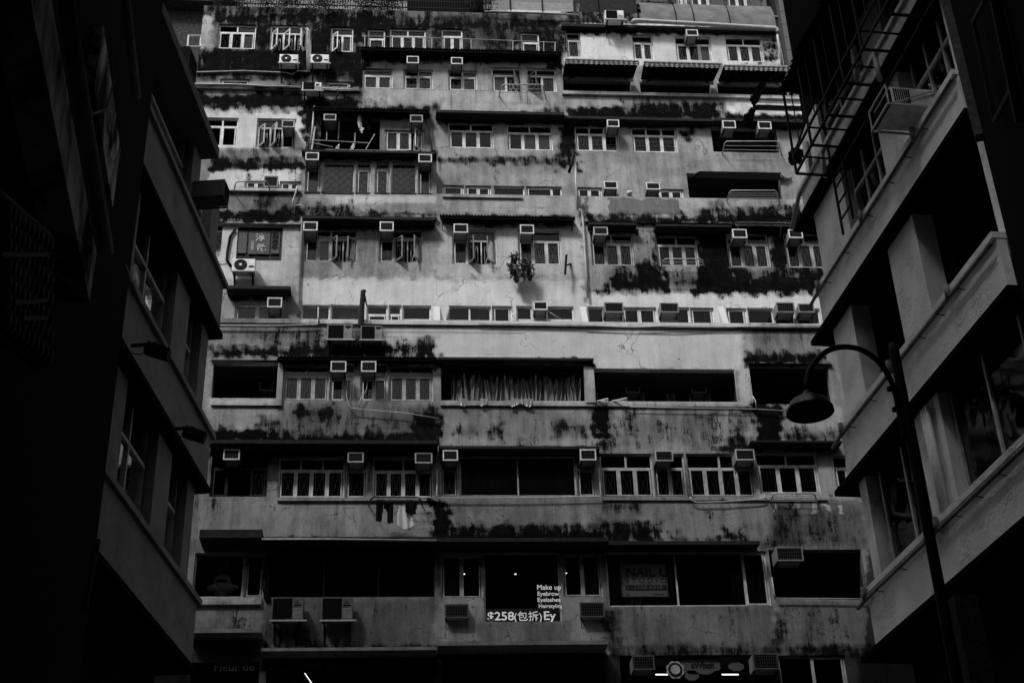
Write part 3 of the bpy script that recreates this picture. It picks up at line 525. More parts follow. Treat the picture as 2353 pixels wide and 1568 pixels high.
AC=[
 (934,962,129,145,Y3,'air conditioner with pale frame above the second window of the top middle bay','acw'),
 (1036,1063,132,147,Y3,'air conditioner with pale frame above the third window of the top middle bay','acw'),
 (1577,1604,68,82,Y4,'air conditioner high on the clean white wall above the plaid awnings','acw'),
 (647,676,276,292,Y3,'dark air conditioner in the window with two open sashes on a white wall','framed'),
 (743,772,262,276,Y3,'air conditioner over the dark balcony where laundry hangs','framed'),
 (942,971,264,280,Y3,'air conditioner in shade above the three sash window beside the laundry balcony','framed'),
 (701,732,350,367,Y2,'air conditioner at the left end of the curtained box balcony','acw'),
 (961,992,354,372,Y2,'air conditioner at the right end of the curtained box balcony','acw'),
 (605,638,404,429,Y3,'dark fronted air conditioner behind the parapet rack beside the box balcony','acd'),
 (1395,1423,275,291,Y3,'air conditioner above the three sash window with stepped grilles','acw'),
 (1661,1691,277,294,Y3,'left air conditioner above the dark balcony with a rounded rail','acw'),
 (1743,1773,279,296,Y3,'right air conditioner above the dark balcony with a rounded rail','acw'),
 (1388,1419,416,433,Y3,'air conditioner above the wall with peeling paint, left of the globe lamp','acw'),
 (1485,1517,419,435,Y3,'air conditioner above the wall with peeling paint, right of the globe lamp','acw'),
 (696,729,509,529,Y2,'air conditioner at the corner of the wide curtained casement window by the drainpipe','acw'),
 (872,904,509,530,Y2,'air conditioner above the window that shows a table lamp','acw'),
 (1042,1075,514,534,Y2,'air conditioner above the window with two open sashes left of the hanging plants','acw'),
 (1195,1227,516,536,Y2,'air conditioner above the grilled window with the hanging plants','acw'),
 (1364,1397,521,539,Y2,'dim air conditioner beside the mouldy wall, just right of the pale drainpipe','framed'),
 (1684,1717,526,546,Y2,'air conditioner on the blackened wall above the left of two curtained windows','acw'),
 (1813,1845,527,546,Y2,'air conditioner on the blackened wall nearest the white building on the right','acw'),
 (613,647,683,705,Y2,'air conditioner under the dark flat canopy left of the long parapet','acw'),
 (1226,1258,692,711,Y2,'pale air conditioner with a drooping cable above the long parapet','acw'),
 (1389,1433,694,717,Y2,'big dark air conditioner just right of the middle slanted white fin','acd'),
 (1517,1560,695,717,Y2,'big dark air conditioner between the middle and right slanted white fins','acd'),
 (1785,1827,694,717,Y2,'big dark air conditioner above the parapet, second from its right end','acd'),
 (1835,1872,697,717,Y2,'dark air conditioner at the right end of the parapet touching the white building','acd'),
 (759,795,829,853,Y1,'left of two air conditioners trailing white cables under a corrugated canopy','acw'),
 (829,864,829,853,Y1,'right of two air conditioners trailing white cables under a corrugated canopy','acw'),
 (512,550,1031,1055,Y1,'air conditioner alone on the black shaded bay above the bare lower wall','acw'),
 (798,835,1038,1061,Y1,'dark air conditioner above the right end of the long row of grilled sashes','framed'),
 (953,993,1039,1063,Y1,'air conditioner above the window with the loaded drying rack','framed'),
 (1017,1052,1033,1057,Y1,'air conditioner left of the wide black curtained window','acw'),
 (1333,1370,1031,1056,Y1,'air conditioner right of the wide black curtained window','acw'),
 (1506,1547,1034,1058,Y1,'dark air conditioner in the middle of the long grilled window row','framed'),
 (1691,1735,1031,1056,Y1,'air conditioner at the right end of the long grilled window row','framed'),
 (1021,1077,1386,1418,Y1,'ribbed air conditioner below the window left of the lit beauty shop','acx'),
 (1333,1390,1382,1416,Y1,'ribbed air conditioner below the window right of the lit beauty shop','acx'),
 (1785,1847,1255,1287,Y1,'air conditioner with gridded front above the black opening at lower right','acd'),
 (1454,1505,1504,1537,Y1,'air conditioner left of the cloud shaped shop signs at the bottom','acx'),
 (1732,1791,1499,1536,Y1,'air conditioner right of the cloud shaped shop signs at the bottom','acx'),
]
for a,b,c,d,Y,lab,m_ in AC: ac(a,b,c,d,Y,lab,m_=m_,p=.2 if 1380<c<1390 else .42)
for a,b,c,d,lab in ((1438,1471,880,901,'left air conditioner deep inside the open balcony with louvre sashes'),(1589,1624,880,901,'right air conditioner deep inside the open balcony with louvre sashes'),(595,626,874,896,'faint air conditioner inside the dark balcony at the left of the third floor')):
    ac(a,b,c,d,Y1+1.45,lab,m_='framed',p=.35)
# ---------------- split unit condensers ----------------
def cond(x0,x1,y0,y1,Y,label,kind='box',bracket=True,off=.12,bar=None):
    dp=.3; yf=Y-dp-off; xc=(x0+x1)/2; a,b=at_y(x0,y1,yf).x,at_y(x1,y1,yf).x; c,d=at_y(xc,y1,yf).z,at_y(xc,y0,yf).z
    t=empty('condenser_unit',((a+b)/2,Y,c),label,'condenser','split condenser units on the facade'); w_,h_=b-a,d-c
    MB().box(a,b,yf,yf+dp,c,d).build('casing',M['acw' if Y>34.5 or kind=='fan' else ('acx' if kind=='three' else 'acd')],t,bevel=.012)  # low units take darker casing colours, dim light painted in
    if kind=='fan':
        cxx,cz,r=a+w_*.37,c+h_*.5,h_*.44; mb=MB()
        n=28; mb.prism([(cxx+r*math.cos(2*math.pi*i/n),cz+r*math.sin(2*math.pi*i/n)) for i in range(n)],yf-.012,yf+.0); mb.build('fan_guard',M['acg'],t)
        mb=MB(); mb.prism([(cxx+r*.22*math.cos(2*math.pi*i/n),cz+r*.22*math.sin(2*math.pi*i/n)) for i in range(n)],yf-.03,yf-.013); mb.build('fan_hub',M['acw'],t)
        mb=MB()
        for rr in (.4,.6,.8): mb.tube([(cxx+r*rr*math.cos(2*math.pi*i/24),yf-.018,cz+r*rr*math.sin(2*math.pi*i/24)) for i in range(25)],.003,4)
        mb.build('fan_ring',M['acd'],t)
        mb=MB(); mb.box(a+w_*.73,a+w_*.95,yf-.008,yf-.001,c+h_*.3,c+h_*.42); mb.build('badge',M['acg'],t)
    else:
        k=.64; MB().box(a+w_*.04,a+w_*k,yf-.012,yf-.002,c+h_*.05,d-h_*.05).build('coil_guard',M['acg'],t)
        mb=MB()
        for i in range(1,9): zz=c+h_*(.05+.055*i); mb.box(a+w_*(k+.03),b-w_*.03,yf-.006,yf-.001,zz,zz+.008)
        mb.build('louvre',M['framed'],t)
        if kind=='three':      # emblem of three lozenges over a line of lettering
            mb=MB(); ex,ez,q=a+w_*.8,c+h_*.77,.035
            for an in (90,210,330):
                u=Vector((math.cos(R(an)),0,math.sin(R(an)))); v=Vector((-u.z,0,u.x)); o=Vector((ex,yf-.006,ez))
                mb.add([o,o+u*q+v*q*.5,o+u*q*2,o+u*q-v*q*.5],[(0,1,2,3)])
            mb.box(a+w_*.7,a+w_*.93,yf-.006,yf-.001,c+h_*.62,c+h_*.67); mb.build('emblem',M['acg'],t)
        elif kind=='tri':
            mb=MB(); mb.add([(a+w_*.72,yf-.006,d-h_*.2),(a+w_*.92,yf-.006,d-h_*.2),(a+w_*.72,yf-.006,d-h_*.55)],[(0,2,1)]); mb.build('emblem',M['acg'],t)
        elif kind=='plate':
            mb=MB(); mb.box(a+w_*.7,a+w_*.95,yf-.006,yf-.001,d-h_*.2,d-h_*.08); mb.add([(a+w_*.77,yf-.006,d-h_*.22),(a+w_*.87,yf-.006,d-h_*.22),(a+w_*.82,yf-.006,d-h_*.32)],[(0,2,1)]); mb.build('emblem',M['acg'],t)
    if bracket:
        for xx in (a+.1*w_,b-.1*w_): mb=MB(); mb.bar((xx,yf-.03,c-.02),(xx,Y,c-.02),.035,.035); mb.bar((xx,yf+.03,c-.03),(xx,Y-.01,c-.45),.03,.03); mb.bar((xx,Y-.02,c),(xx,Y-.02,c-.5),.03,.03); mb.build('bracket',M['dark'],t)
        MB().box(a-.03,b+.12*w_,yf-.05,yf-.01,c-.045,c-.008).build('support_rail',M['metal'],t)
    return t
cond(641,684,125,145,Y4,'left one of two round fan condensers on the black mould wall near the roof','fan')
cond(713,755,125,145,Y4,'right one of two round fan condensers, on a bright rail on the black mould wall','fan')
cond(694,738,189,208,Y3,'condenser with a triangle mark standing on the upper left parapet bracket','tri')
cond(1391,1434,24,45,Y4-.1,'condenser with plain pale panel on the stained roof parapet','box')
cond(532,585,594,622,Y2,'condenser with round fan below the black framed calligraphy window','fan')
cond(751,809,745,779,Y1,'left of the two wide condensers hung on the long bright parapet','plate')
cond(828,878,748,780,Y1,'right of the two wide condensers, beside the charred wooden post','plate')
cond(622,696,1371,1423,Y1,'left of two large dim condensers with three lozenge emblem','three')
cond(737,810,1371,1423,Y1,'right of two large dim condensers with three lozenge emblem','three')
# ---------------- retractable awnings ----------------
def awning(xa,xb,yt,yr,Y,label,xr0,xr1):
    zr=at_y((xr0+xr1)/2,yr,Y-.15).z; A=at_y(xr0,yr,Y-.15); B=at_y(xr1,yr,Y-.15)
    # front edge: lower than the roller and further out, found on the ray of the photo's edge
    zf=zr-.25; fa=at_z(xa,yt,zf); fb=at_z(xb,yt,zf); yF=(fa.y+fb.y)/2; a=at_y(xa,yt,yF); b=at_y(xb,yt,yF)
    t=empty('awning',((a.x+b.x)/2,Y,zr),label,'awning','plaid edged retractable awnings')
    mb=MB(); n=24; V=[];F=[]
    for i in range(n+1):
        k=i/n; V+=[(A.x+(B.x-A.x)*k,Y-.15,zr+.04),(a.x+(b.x-a.x)*k,yF,a.z),(A.x+(B.x-A.x)*k,Y-.15,zr+.055),(a.x+(b.x-a.x)*k,yF,a.z+.012)]
    for i in range(n): q=i*4; F+=[(q,q+4,q+5,q+1),(q+2,q+3,q+7,q+6)]
    mb.add(V,F).build('fabric',M['awning'],t)
    mb=MB(); n=90; V=[];F=[]
    for i in range(n+1):
        x=a.x+(b.x-a.x)*i/n; dz=.17+.025*math.sin(i*math.pi/5)**2; V+=[(x,yF-.012+.008*math.sin(i*.9),a.z-.01),(x,yF-.012+.012*math.sin(i*.9),a.z-dz)]
    for i in range(n): F.append((2*i,2*i+1,2*i+3,2*i+2))
    mb.add(V,F).build('valance',M['plaid'],t)
    MB().box(a.x,b.x,yF-.03,yF+.02,a.z-.005,a.z+.035).build('front_bar',M['metal'],t)
    mb=MB(); mb.tube([(A.x,Y-.16,zr),(B.x,Y-.16,zr)],.075,10); mb.build('roller',M['acw'],t,smooth=True)
    mb=MB(); L_=B.x-A.x
    for s,u in ((A.x+.1,1),(B.x-.1,-1)): e=Vector((s+u*.55,(Y+yF)/2,(zr+a.z)/2-.08)); mb.bar((s,Y-.1,zr-.03),e,.035); mb.bar(e,(s+u*.05,yF+.03,a.z-.02),.03)
    mb.build('arm',M['guard'],t)
def plaid():
    m=bpy.data.materials.new('plaid'); m.use_nodes=True; t=m.node_tree; b=t.nodes['Principled BSDF']; g=t.nodes.new('ShaderNodeNewGeometry')
    def wv(dir_,sc_):
        w_=t.nodes.new('ShaderNodeTexWave'); w_.bands_direction=dir_; w_.inputs['Scale'].default_value=sc_; w_.inputs['Distortion'].default_value=.3; t.links.new(g.outputs['Position'],w_.inputs['Vector']); return w_.outputs['Fac']
    mu=t.nodes.new('ShaderNodeMath'); mu.operation='MULTIPLY'; t.links.new(wv('X',1.9),mu.inputs[0]); t.links.new(wv('Z',4),mu.inputs[1])
    ad=t.nodes.new('ShaderNodeMapRange'); ad.inputs[3].default_value=.03; ad.inputs[4].default_value=.4; t.links.new(mu.outputs[0],ad.inputs[0]); t.links.new(ad.outputs[0],b.inputs['Base Color']); b.inputs['Roughness'].default_value=.9; return m
M['plaid']=plaid()
awning(1299,1467,137,182,Y4,'left awning of the row of three with plaid valance under the white wall',1292,1454)
awning(1479,1657,143,189,Y4,'middle awning of the row of three with plaid valance under the white wall',1472,1638)
awning(1663,1808,151,193,Y4,'right awning of the row of three, ending behind the near building canopy',1649,1800)
# folded dark awning with a drum at its right end
zA=at_y(1700,440,Y3).z; t=empty('awning',(at_y(1700,440,Y3).x,Y3,zA),'wide black awning spread over the recess at right with a drum at its end','awning')
zt=at_y(1700,395,Y3).z; pa=at_z(1606,389,zt); pb=at_z(1812,392,zt); q0=at_y(1582,412,Y3); q1=at_y(1800,418,Y3)
mb=MB(); mb.add([(q0.x,Y3-.1,q0.z),(q1.x,Y3-.1,q1.z),(pb.x,pa.y,zt-.1),(pa.x,pa.y,zt-.1),(q0.x,Y3-.1,q0.z+.04),(q1.x,Y3-.1,q1.z+.04),(pb.x,pa.y,zt-.07),(pa.x,pa.y,zt-.07)],[(0,1,2,3),(7,6,5,4),(3,2,6,7),(0,3,7,4),(1,5,6,2)]); mb.build('fabric',M['black'],t)
mb=MB(); c=at_y(1808,400,Y3-.7); n=24; mb.prism([(c.x+.19*math.cos(2*math.pi*i/n),c.z+.19*math.sin(2*math.pi*i/n)) for i in range(n)],Y3-.75,Y3-.6); mb.build('drum',M['acd'],t)
mb=MB().bar((q0.x+.02,Y3-.1,q0.z),(pa.x,pa.y,zt-.12),.05).bar((q1.x-.02,Y3-.1,q1.z),(pb.x,pb.y,zt-.12),.05); mb.build('arm',M['dark'],t)
# ---------------- pipes, cables and the like on the tenement ----------------
def wire(name,pts,Y,r,m_): return at_tube(pts,Y,r,m_,name,bld)
wire('drainpipe',[(1320,352),(1323,420),(1327,480)],Y2-.12,.035,'pipe'); wire('drainpipe',[(1327,480),(1336,484),(1338,500),(1345,600),(1350,684)],Y2-.1,.034,'pipe')
wire('drainpipe',[(1320,350),(1307,396)],Y2-.2,.045,'dark'); wire('drainpipe',[(694,500),(690,600),(686,700),(684,727)],Y2-.08,.03,'conc')
wire('drainpipe',[(722,243),(718,290),(712,343)],Y3-.1,.03,'framed')
wire('gutter_pipe',[(1452,52),(1456,48),(1470,48),(1620,56),(1780,65),(1786,70),(1787,76)],Y4-.35,.075,'pipe'); wire('drainpipe',[(1787,76),(1786,84),(1797,152)],Y4-.3,.05,'pipe')
wire('gutter_pipe',[(1126,26),(1240,30),(1330,35)],Y4-.15,.032,'pipe')
for dx in (-3,0,3,6): wire('conduit',[(705+dx,64+abs(dx)),(707+dx,70),(708+dx,110),(707+dx*.7,165)],Y4-.06,.018,'framed')
wire('conduit',[(448,166),(560,163),(655,167),(672,171),(684,163),(712,165)],Y4-.06,.02,'framed')
wire('conduit',[(448,193),(540,194),(610,198),(690,200)],Y3-.14,.03,'pipe'); wire('conduit',[(738,202),(790,206),(825,207)],Y3-.14,.02,'pipe')
wire('cable',[(775,206),(776,218),(768,230),(750,233),(735,228)],Y3-.15,.022,'dark'); wire('cable',[(682,428),(680,440),(673,460),(671,475),(686,471),(697,474),(700,490)],Y2-.12,.025,'framed')
wire('cable',[(1100,742),(1200,743),(1330,746),(1450,752),(1540,748),(1700,750),(1885,748)],Y1-.1,.014,'cable'); wire('cable',[(480,744),(690,746),(1010,748),(1200,750)],Y1-.1,.008,'dark'); wire('cable',[(1345,752),(1540,757),(1700,752),(1885,754)],Y1-.08,.012,'dark')
wire('cable',[(795,860),(798,870),(796,910),(802,930),(806,937),(830,940),(930,948),(1008,961)],Y1-.12,.014,'cable'); wire('cable',[(846,858),(842,895),(828,915),(825,936)],Y1-.12,.014,'cable')
wire('cable',[(1004,1081),(1003,1139),(1006,1143),(1200,1143),(1378,1139),(1380,1136),(1376,1074)],Y1-.1,.016,'cable'); wire('cable',[(1446,934),(1600,937),(1730,939),(1820,944)],Y1-.1,.013,'cable'); wire('cable',[(1729,910),(1735,920),(1738,936)],Y1-.13,.02,'cable')
wire('cable',[(1585,1140),(1588,1148),(1600,1153),(1660,1152),(1745,1146),(1756,1142),(1756,1135)],Y1-.1,.018,'cable'); wire('cable',[(1773,1325),(1778,1362),(1783,1373),(1900,1374),(1992,1375)],Y1-.1,.018,'pipe')
wire('cable',[(470,747),(640,748),(728,745),(731,744),(731,705)],Y1-.1,.02,'pipe'); wire('gutter_pipe',[(601,1238),(750,1238),(1003,1241)],Y1-.62,.03,'framed')
wire('conduit',[(540,526),(528,545),(522,580),(521,598),(532,612)],Y2-.05,.04,'dark'); wire('cable',[(492,600),(515,600),(521,594)],Y2-.05,.014,'cable')
wire('conduit',[(686,1262),(678,1266),(676,1290),(674,1350),(680,1368),(692,1373)],Y1-.05,.05,'dark') if False else wire('conduit',[(618,1276),(611,1290),(607,1350),(610,1372),(622,1376)],Y1-.05,.05,'dark')
wire('cable',[(1258,714),(1275,725),(1290,733)],Y2-.2,.014,'framed'); wire('cable',[(1210,210),(1212,240)],Y3-.1,.01,'dark')
wire('vent_pipe',[(1029,704),(1030,712),(1028,735)],Y2-.1,.04,'pipe')
# roof balcony railing above the middle canopy
mb=MB(); yy=Y3-.25; rail=[(831,83),(978,87),(1130,92),(1277,98)]; mb.tube([at_y(x,y,yy) for x,y in rail],.014,6)
for x,y0,y1 in ((838,83,108),(992,87,112),(1082,90,114),(1178,93,117),(1249,96,119),(1275,98,119)): mb.tube([at_y(x,y0,yy),at_y(x,y1+2,yy)],.014,6)
mb.build('railing',M['framed'],bld)
# globe wall lamp
mb=MB(); c=at_y(1446,444,Y3-.1); mb.lathe([(0,-.07),(.07,-.06),(.1,0),(.07,.06),(0,.07)],c,16); o=mb.build('globe_lamp',M['cloth_w'],None,smooth=True); tag(o,'small white bulkhead lamp between two air conditioners above peeling paint','lamp')
# charred wooden post and its offshoot
t=empty('wooden_post',at_y(830,745,Y1-.2),'charred rough wooden post standing in front of the long parapet beside condensers','post'); mb=MB()
mb.tube([at_y(829,750,Y1-.2),at_y(831,710,Y1-.2),at_y(834,668,Y1-.2)],.085,8,.065); mb.tube([at_y(833,668,Y1-.2),at_y(839,671,Y1-.2)],.06,6); mb.build('post',M['wood'],t); MB().tube([at_y(836,674,Y1-.2),at_y(840,690,Y1-.2),at_y(842,702,Y1-.2)],.03,6,.02).build('stay',M['wood'],t)
# ---------------- drying racks ----------------
def rack(x0,x1,y0,y1,Y,label,n=4,p=.55,m_='metal',loop=True):
    # flat tube rack: back tube at the wall (y1), front tube reaching out (y0)
    z=at_y((x0+x1)/2,y1,Y).z; a=at_y(x0,y1,Y); b=at_y(x1,y1,Y); t=empty('drying_rack',(a.x,Y,z),label,'drying rack','clothes drying racks on the facade')
    f0=at_y(x0+6,y0,Y-p); f1=at_y(x1-6,y0,Y-p); mb=MB(); r=.02
    mb.tube([(a.x,Y,z),Vector((a.x,Y,z)).lerp(f0,.85),Vector(f0)+Vector((.06,0,.02)),Vector(f1)+Vector((-.06,0,.02)),Vector((b.x,Y,z)).lerp(f1,.85),(b.x,Y,z)],r,8); mb.build('frame',M[m_],t,smooth=True)
    mb=MB()
    for i in range(1,n+1): k=i/(n+1); mb.tube([Vector((a.x,Y,z)).lerp(f0,k),Vector((b.x,Y,z)).lerp(f1,k)],.009,6)
    mb.build('rail',M[m_],t); return t
rack(1146,1253,196,222,Y3,'dark rounded rack below two windows with open black sashes in the top middle bay',2,m_='framed')
rack(536,621,418,442,Y2-.02,'white tube rack over the left parapet beside the dark air conditioner',1)
rack(1659,1795,326,354,Y3,'rounded rail rack across the black balcony opening under two air conditioners',2)
rack(1670,1790,439,464,Y2-.02,'ribbed tube rack over the parapet under the wide black awning',4)
rack(1518,1619,596,614,Y2,'curved rail rack below a plain dark window in the mouldy wall',2,p=.4,m_='framed')
rack(1770,1877,1134,1154,Y1,'tube rack below the white framed window with bar grilles at right',4)
rk=rack(847,970,1143,1160,Y1,'dark rack carrying trousers, a towel and a white shirt',3,m_='dark')
# flower rack posts with strung wires and the hanging plants
t=empty('flower_rack',at_y(1240,600,Y2),'pair of dark wall brackets strung with thin wires across a grilled window','rack'); mb=MB()
for x in (1177,1301):
    p0=at_y(x,585,Y2-.35); p1=at_y(x-3,630,Y2-.3); mb.tube([p0,p1],.035,6); mb.tube([p0.lerp(p1,.55),at_y(x+(10 if x>1200 else -12),606,Y2)],.03,6)
mb.build('bracket',M['dark'],t); mb=MB()
for i in range(5): mb.tube([at_y(1177,587+i*4.5,Y2-.35),at_y(1301,588+i*4.5,Y2-.35)],.005,4)
mb.build('wire',M['framed'],t)
def plant(x,y,Y,r,n,label,m_='leaf',pot=True,seed=1,drop=.1):
    c=at_y(x,y,Y); rr=random.Random(seed); t=empty('potted_plant',c,label,'plant','plants hanging on the flower rack')
    mb=MB()
    for i in range(n):
        d=Vector((rr.gauss(0,1),rr.gauss(0,.7),rr.gauss(.2,1))).normalized()*r*rr.uniform(.2,1.0); o=c+d+Vector((0,0,r*.4)); a=Vector((rr.uniform(-1,1),rr.uniform(-1,1),rr.uniform(-.6,1))).normalized(); b=a.cross(Vector((rr.uniform(-1,1),rr.uniform(-1,1),.3))).normalized(); s=rr.uniform(.03,.065)
        mb.add([o-a*s*.2,o+b*s*.35+a*s*.5,o+a*s*1.4,o-b*s*.35+a*s*.5],[(0,1,2,3)])
    mb.build('foliage',M[m_],t)
    mb=MB()
    for i in range(5): d=Vector((rr.uniform(-1,1),rr.uniform(-.6,.6),rr.uniform(.3,1))).normalized()*r; mb.tube([c,c+d*.6,c+d],.006,4)
    mb.build('stem',M['leafd'],t)
    if pot: mb=MB(); mb.lathe([(0,-.14),(.055,-.14),(.08,0),(.07,0),(.05,-.02),(0,-.02)],c,12); mb.build('pot',M['leafd' if seed%3 else 'pot'],t)
for i,(x,y,lab,s) in enumerate([(1182,596,'topmost plant clinging to the left bracket above the others',7),(1180,622,'leafy plant at the left bracket of the flower rack',4),(1193,628,'plant in a pale pot at the middle of the hanging cluster',3),(1203,612,'bushy plant high in the middle of the hanging cluster',5),(1214,620,'plant at the right edge of the hanging cluster, upper',8),(1198,640,'lowest hanging plant in a pale cup',6),(1217,634,'spiky plant at the right edge of the hanging cluster, lower',10),(1186,638,'dark potted plant at the lower left of the hanging cluster',11)]):
    plant(x,y,Y2-.33,.19,150,lab,seed=s)
# ---------------- laundry ----------------
def garment(name,pts,Y,label,cat,m_='cloth_d',group='laundry hanging on the facade'):
    P=[at_y(x,y,Y) for x,y in pts]; c=sum(P,Vector())/len(P); xs=[p.x for p in P]; zs=[p.z for p in P]
    # polygon filled with small cells, hung in soft folds, with thickness
    st=.03; nx=max(2,int((max(xs)-min(xs))/st)); nz=max(2,int((max(zs)-min(zs))/st)); V={};F=[];L_=[]
    def inside(x,z):
        r=False; j=len(P)-1
        for i in range(len(P)):
            if (P[i].z>z)!=(P[j].z>z) and x<(P[j].x-P[i].x)*(z-P[i].z)/(P[j].z-P[i].z)+P[i].x: r=not r
            j=i
        return r
    def vid(i,j):
        if (i,j) not in V:
            x=min(xs)+i*st; z=min(zs)+j*st; fall=(max(zs)-z); V[(i,j)]=len(L_); L_.append((x,Y+.035*math.sin(x*34+z*2)*min(1,fall*3+.2)+.01*math.sin(x*80+z*9),z))
        return V[(i,j)]
    for i in range(nx+1):
        for j in range(nz+1):
            if inside(min(xs)+(i+.5)*st,min(zs)+(j+.5)*st): F.append((vid(i,j),vid(i+1,j),vid(i+1,j+1),vid(i,j+1)))
    if not F: return
    me=bpy.data.meshes.new(name); me.from_pydata(L_,[],F); me.materials.append(M[m_]); 
    for p in me.polygons: p.use_smooth=True
    o=bpy.data.objects.new(name,me); so=o.modifiers.new('thickness','SOLIDIFY'); so.thickness=.012; sc.collection.objects.link(o); tag(o,label,cat,group); return o
YR=Y1-.45
garment('trousers',[(864,1148),(881,1148),(880,1168),(875,1197),(864,1196)],YR,'black trouser legs, leftmost item on the loaded drying rack','trousers')
garment('trousers',[(882,1148),(905,1148),(904,1170),(902,1200),(891,1201),(888,1170),(883,1168)],YR,'black trousers second from the left on the loaded drying rack','trousers')
garment('shirt',[(918,1163),(930,1158),(943,1164),(948,1185),(949,1209),(944,1211),(940,1216),(928,1217),(920,1213),(912,1206),(913,1180)],YR,'white long sleeved shirt hanging under the drying rack','shirt','cloth_w')
garment('towel',[(931,1150),(957,1150),(956,1180),(932,1178)],YR-.06,'black towel over the rail to the right of the white shirt','towel')
garment('shirt',[(825,262),(829,268),(832,290),(835,296),(833,305),(829,305),(826,296),(822,290),(821,272)],Y3-.1,'white shirt hanging high in the dark upper balcony','shirt','cloth_w')
garment('sock',[(776,343),(779,343),(780,330),(777,333),(771,342)],Y3-.15,'pale cloth corner, left one on the box balcony roof','cloth','cloth_w')
garment('sock',[(803,344),(812,344),(812,330),(809,333)],Y3-.15,'pale cloth corner, right one on the box balcony roof','cloth','cloth_w')
garment('shirt',[(843,268),(852,270),(850,295),(846,300),(842,290)],Y3-.05,'dark garment beside the white shirt in the upper balcony','shirt')
mb=MB(); yy=Y3-.25; mb.tube([at_y(708,321,yy),at_y(851,329,yy)],.014,6).tube([at_y(708,326,yy),at_y(765,338,yy)],.012,6).tube([at_y(840,344,yy),at_y(861,308,yy)],.014,6).tube([at_y(716,345,yy),at_y(724,292,yy)],.03,6)
for x,y0,y1 in ((752,280,322),(779,280,322),(816,306,340)): mb.tube([at_y(x,y0,Y3+.05),at_y(x-2,y1,Y3+.05)],.017,6)
o=mb.build('clothes_pole',M['framed'],None); tag(o,'thin poles lashed across the dark laundry balcony over the box balcony roof','pole')
o=MB().tube([at_y(982,279,Y3-.2),at_y(988,318,Y3-.3),at_y(993,346,Y3-.35)],.03,6).build('clothes_pole',M['dark'],None); tag(o,'leaning dark pole at the right end of the box balcony roof','pole')
# plastic sheeting in the third floor balcony
mb=MB(); n=300; a=at_y(1037,920,Y1-.02); b=at_y(1338,920,Y1-.02); zt=at_y(1190,853,Y1+.1).z; zb=at_y(1190,920,Y1).z; zb2=at_y(1190,931,Y1-.08).z; V=[];F=[]; rr=random.Random(3); fold=[0]
for i in range(n): fold.append(fold[-1]*.8+rr.gauss(0,.016))
for i in range(n+1):
    k=i/n; x=a.x+(b.x-a.x)*k; f=fold[i]+.045*math.sin(i*.62+2.5*math.sin(i*.07))+.015*math.sin(i*1.3); top=zt+.10*math.sin(i*.31)*math.sin(i*.11+1)-.05*abs(math.sin(i*.2)); sp=1+.04*math.sin(i*.04)
    V+=[(x+.05*math.sin(i*.13),Y1+.40+f*1.6,top),(x+.02*math.sin(i*.13),Y1+.36+f*1.8,(zt+zb)/2),(x-.03*math.sin(i*.13),Y1+.3+f*1.6,zb+.05),(x-.05*math.sin(i*.13),Y1-.06+f*.2,zb+.03),(x,Y1-.1+f*.3,zb2+.05*math.sin(i*.17))]
for i in range(n):
    for j in range(2 if not (18<i<30 or 66<i<80 or 130<i<182) else 4): q=i*5+j; F.append((q,q+1,q+6,q+5))
mb.add(V,F); m=glassmat('plastic_sheet',.62,.25); m.node_tree.nodes['Fresnel'].inputs[0].default_value=1.9
mm=m.node_tree; di=mm.nodes.new('ShaderNodeBsdfDiffuse'); di.inputs[0].default_value=(.35,.35,.35,1); m2=mm.nodes.new('ShaderNodeMixShader'); m2.inputs[0].default_value=.45; out=[q for q in mm.nodes if q.type=='OUTPUT_MATERIAL'][0]; src=out.inputs[0].links[0].from_socket; mm.links.new(src,m2.inputs[1]); mm.links.new(di.outputs[0],m2.inputs[2]); mm.links.new(m2.outputs[0],out.inputs[0])
o=mb.build('plastic_sheet',m,None,smooth=True); tag(o,'crumpled clear plastic sheeting hung across the third floor balcony and spilling over its sill','plastic sheet')
# louvre sashes poking out of the open balcony
for i,(x0,x1) in enumerate(((1372,1397),(1406,1440))):
    mb=MB(); p=[at_y(x0,921,Y1-.05),at_y(x1,914 if i else 915,Y1-.25)]; mb.bar(p[0],p[1],.03); mb.bar(p[0],at_y(x1,922,Y1-.05),.03); mb.bar(p[1],at_y(x1-2,926,Y1-.2),.02)
    o=mb.build('louvre_sash',M['frame'],None); tag(o,('short' if i==0 else 'long')+' white top hung sash poking over the sill of the open balcony','window sash')
# lampshade and bear in the windows
t=empty('table_lamp',at_y(889,600,Y2+.5),'table lamp with a white drum shade behind the casement window','lamp'); c=at_y(889,592,Y2+.5); mb=MB(); mb.lathe([(.13,0),(.09,.22),(.0,.22)],c,20); mb.build('lamp_shade',M['cloth_w'],t,smooth=True); mb=MB(); mb.lathe([(.0,0),(.03,0),(.06,-.1),(.07,-.2),(0,-.24)],c,14); mb.build('base',M['framed'],t,smooth=True)
def blob(c,rx,ry,rz,n=14):
    prof=[]; mb=MB(); V=[];F=[]
    for i in range(n+1):
        th=math.pi*i/n
        for k in range(2*n): ph=math.pi*k/n; V.append((c[0]+rx*math.sin(th)*math.cos(ph),c[1]+ry*math.sin(th)*math.sin(ph),c[2]+rz*math.cos(th)))
    for i in range(n):
        for k in range(2*n): F.append((i*2*n+k,(i+1)*2*n+k,(i+1)*2*n+(k+1)%(2*n),i*2*n+(k+1)%(2*n)))
    mb.add(V,F); return mb
YB=Y1+.42; c=at_y(512,1345,YB); K=.0122
tb=empty('plush_bear',c,'large plush bear with folded arms sitting behind the lower left shop window','plush toy')
body=blob((c.x-.02,YB,c.z+.02),.24,.16,.36); hd=blob((c.x-.02,YB-.02,c.z+.47),.165,.14,.19); body.add(hd.v,hd.f)
